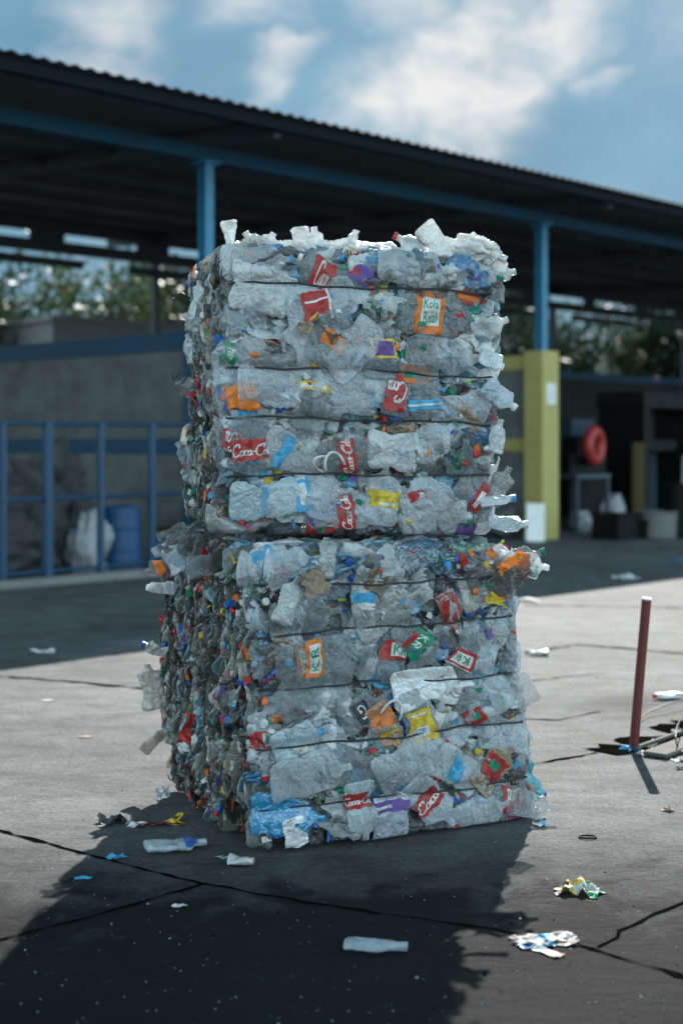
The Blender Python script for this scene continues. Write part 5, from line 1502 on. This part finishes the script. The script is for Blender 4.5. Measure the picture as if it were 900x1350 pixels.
# banks of brighter cloud, as directions in the sky (azimuth, elevation in degrees), their reach and strength
for (px, py, rx, ry, rot, k) in ((610, 110, 150, 62, 32, 1.15), (735, 40, 90, 36, 35, .95), (545, 25, 60, 60, 60, .7), (375, 100, 45, 25, 10, .75), (385, 5, 110, 40, 5, .75), (120, 25, 70, 55, -10, .8), (790, 88, 40, 22, 20, .55),
                                 (1300, -100, 300, 120, 10, .8), (-500, -60, 260, 110, 0, .8)):
    d = ray(px, py).normalized(); az = math.atan2(d.x, d.y); el = math.asin(d.z)
    m1 = nd(nt, 'ShaderNodeVectorRotate', rotation_type='Z_AXIS'); m1.inputs['Angle'].default_value = az; L(wv.outputs[0], m1.inputs['Vector'])
    m2 = nd(nt, 'ShaderNodeVectorRotate', rotation_type='X_AXIS'); m2.inputs['Angle'].default_value = -el; L(m1.outputs[0], m2.inputs['Vector'])
    m3 = nd(nt, 'ShaderNodeVectorRotate', rotation_type='Y_AXIS'); m3.inputs['Angle'].default_value = math.radians(rot); L(m2.outputs[0], m3.inputs['Vector'])
    m4_ = nd(nt, 'ShaderNodeVectorMath', operation='MULTIPLY'); m4_.inputs[1].default_value = (F / rx, 0, F / ry); L(m3.outputs[0], m4_.inputs[0])
    ln = nd(nt, 'ShaderNodeVectorMath', operation='LENGTH'); L(m4_.outputs[0], ln.inputs[0])
    # only the facing half of the sky
    sp = nd(nt, 'ShaderNodeSeparateXYZ'); L(m3.outputs[0], sp.inputs[0])
    gt = nd(nt, 'ShaderNodeMath', operation='GREATER_THAN'); gt.inputs[1].default_value = 0; L(sp.outputs['Y'], gt.inputs[0])
    mr = nd(nt, 'ShaderNodeMapRange', interpolation_type='SMOOTHERSTEP'); mr.inputs['From Min'].default_value = 1.7; mr.inputs['From Max'].default_value = .1; mr.inputs['To Max'].default_value = k
    L(ln.outputs['Value'], mr.inputs['Value'])
    mm = nd(nt, 'ShaderNodeMath', operation='MULTIPLY'); L(mr.outputs[0], mm.inputs[0]); L(gt.outputs[0], mm.inputs[1])
    if tot is None: tot = mm.outputs[0]
    else:
        a_ = nd(nt, 'ShaderNodeMath', operation='MAXIMUM'); L(tot, a_.inputs[0]); L(mm.outputs[0], a_.inputs[1]); tot = a_.outputs[0]
n2 = nd(nt, 'ShaderNodeTexNoise', Scale=22.0, Detail=8.0, Roughness=.6); L(mp.outputs[0], n2.inputs['Vector'])
nm = nd(nt, 'ShaderNodeMapRange'); nm.inputs['From Min'].default_value = .3; nm.inputs['From Max'].default_value = .7; nm.inputs['To Min'].default_value = .42; nm.inputs['To Max'].default_value = 1.2
L(n2.outputs['Fac'], nm.inputs['Value'])
bank = nd(nt, 'ShaderNodeMath', operation='MULTIPLY', use_clamp=True); L(tot, bank.inputs[0]); L(nm.outputs[0], bank.inputs[1])
veil = ramp(nt, n1.outputs['Fac'], [(.35, (.50, 1.45, 2.2)), (.65, (.95, 2.1, 2.9))])
mixv = nd(nt, 'ShaderNodeMix', data_type='RGBA'); mixv.inputs['Factor'].default_value = .93; L(sky.outputs[0], mixv.inputs['A']); L(veil.outputs[0], mixv.inputs['B'])
mixb = nd(nt, 'ShaderNodeMix', data_type='RGBA'); L(bank.outputs[0], mixb.inputs['Factor']); L(mixv.outputs['Result'], mixb.inputs['A']); mixb.inputs['B'].default_value = (4.7, 4.75, 4.7, 1)
# bright low cloud behind the camera, added out of view to light the bales
n3 = nd(nt, 'ShaderNodeTexNoise', Scale=2.6, Detail=7.0, Roughness=.6); L(mp.outputs[0], n3.inputs['Vector'])
sp3 = nd(nt, 'ShaderNodeSeparateXYZ'); L(tc.outputs['Generated'], sp3.inputs[0])
far = nd(nt, 'ShaderNodeMapRange', interpolation_type='SMOOTHSTEP'); far.inputs['From Min'].default_value = .75; far.inputs['From Max'].default_value = -.1; L(sp3.outputs['Y'], far.inputs['Value'])
cm_ = nd(nt, 'ShaderNodeMapRange', interpolation_type='SMOOTHSTEP'); cm_.inputs['From Min'].default_value = .38; cm_.inputs['From Max'].default_value = .56; L(n3.outputs['Fac'], cm_.inputs['Value'])
lowc = nd(nt, 'ShaderNodeMapRange', interpolation_type='SMOOTHSTEP'); lowc.inputs['From Min'].default_value = .72; lowc.inputs['From Max'].default_value = .38; lowc.inputs['To Min'].default_value = .06; L(sp3.outputs['Z'], lowc.inputs['Value'])
fc0 = nd(nt, 'ShaderNodeMath', operation='MULTIPLY'); L(far.outputs[0], fc0.inputs[0]); L(lowc.outputs[0], fc0.inputs[1])
fc = nd(nt, 'ShaderNodeMath', operation='MULTIPLY'); L(fc0.outputs[0], fc.inputs[0]); L(cm_.outputs[0], fc.inputs[1])
mixc = nd(nt, 'ShaderNodeMix', data_type='RGBA'); L(fc.outputs[0], mixc.inputs['Factor']); L(mixb.outputs['Result'], mixc.inputs['A']); mixc.inputs['B'].default_value = (13.2, 17.8, 19.6, 1)
L(mixc.outputs['Result'], bg.inputs['Color']); L(bg.outputs[0], out.inputs['Surface'])

# ------------------------------------------------------------------ view
S.view_settings.view_transform = 'Standard'; S.view_settings.look = 'None'; S.view_settings.exposure = 1.85; S.view_settings.gamma = 1.0
S.render.engine = 'CYCLES'
S.cycles.max_bounces = 8; S.cycles.transparent_max_bounces = 12; S.cycles.diffuse_bounces = 4; S.cycles.glossy_bounces = 3; S.cycles.transmission_bounces = 4
S.cycles.caustics_reflective = False; S.cycles.caustics_refractive = False
S.cycles.use_denoising = True
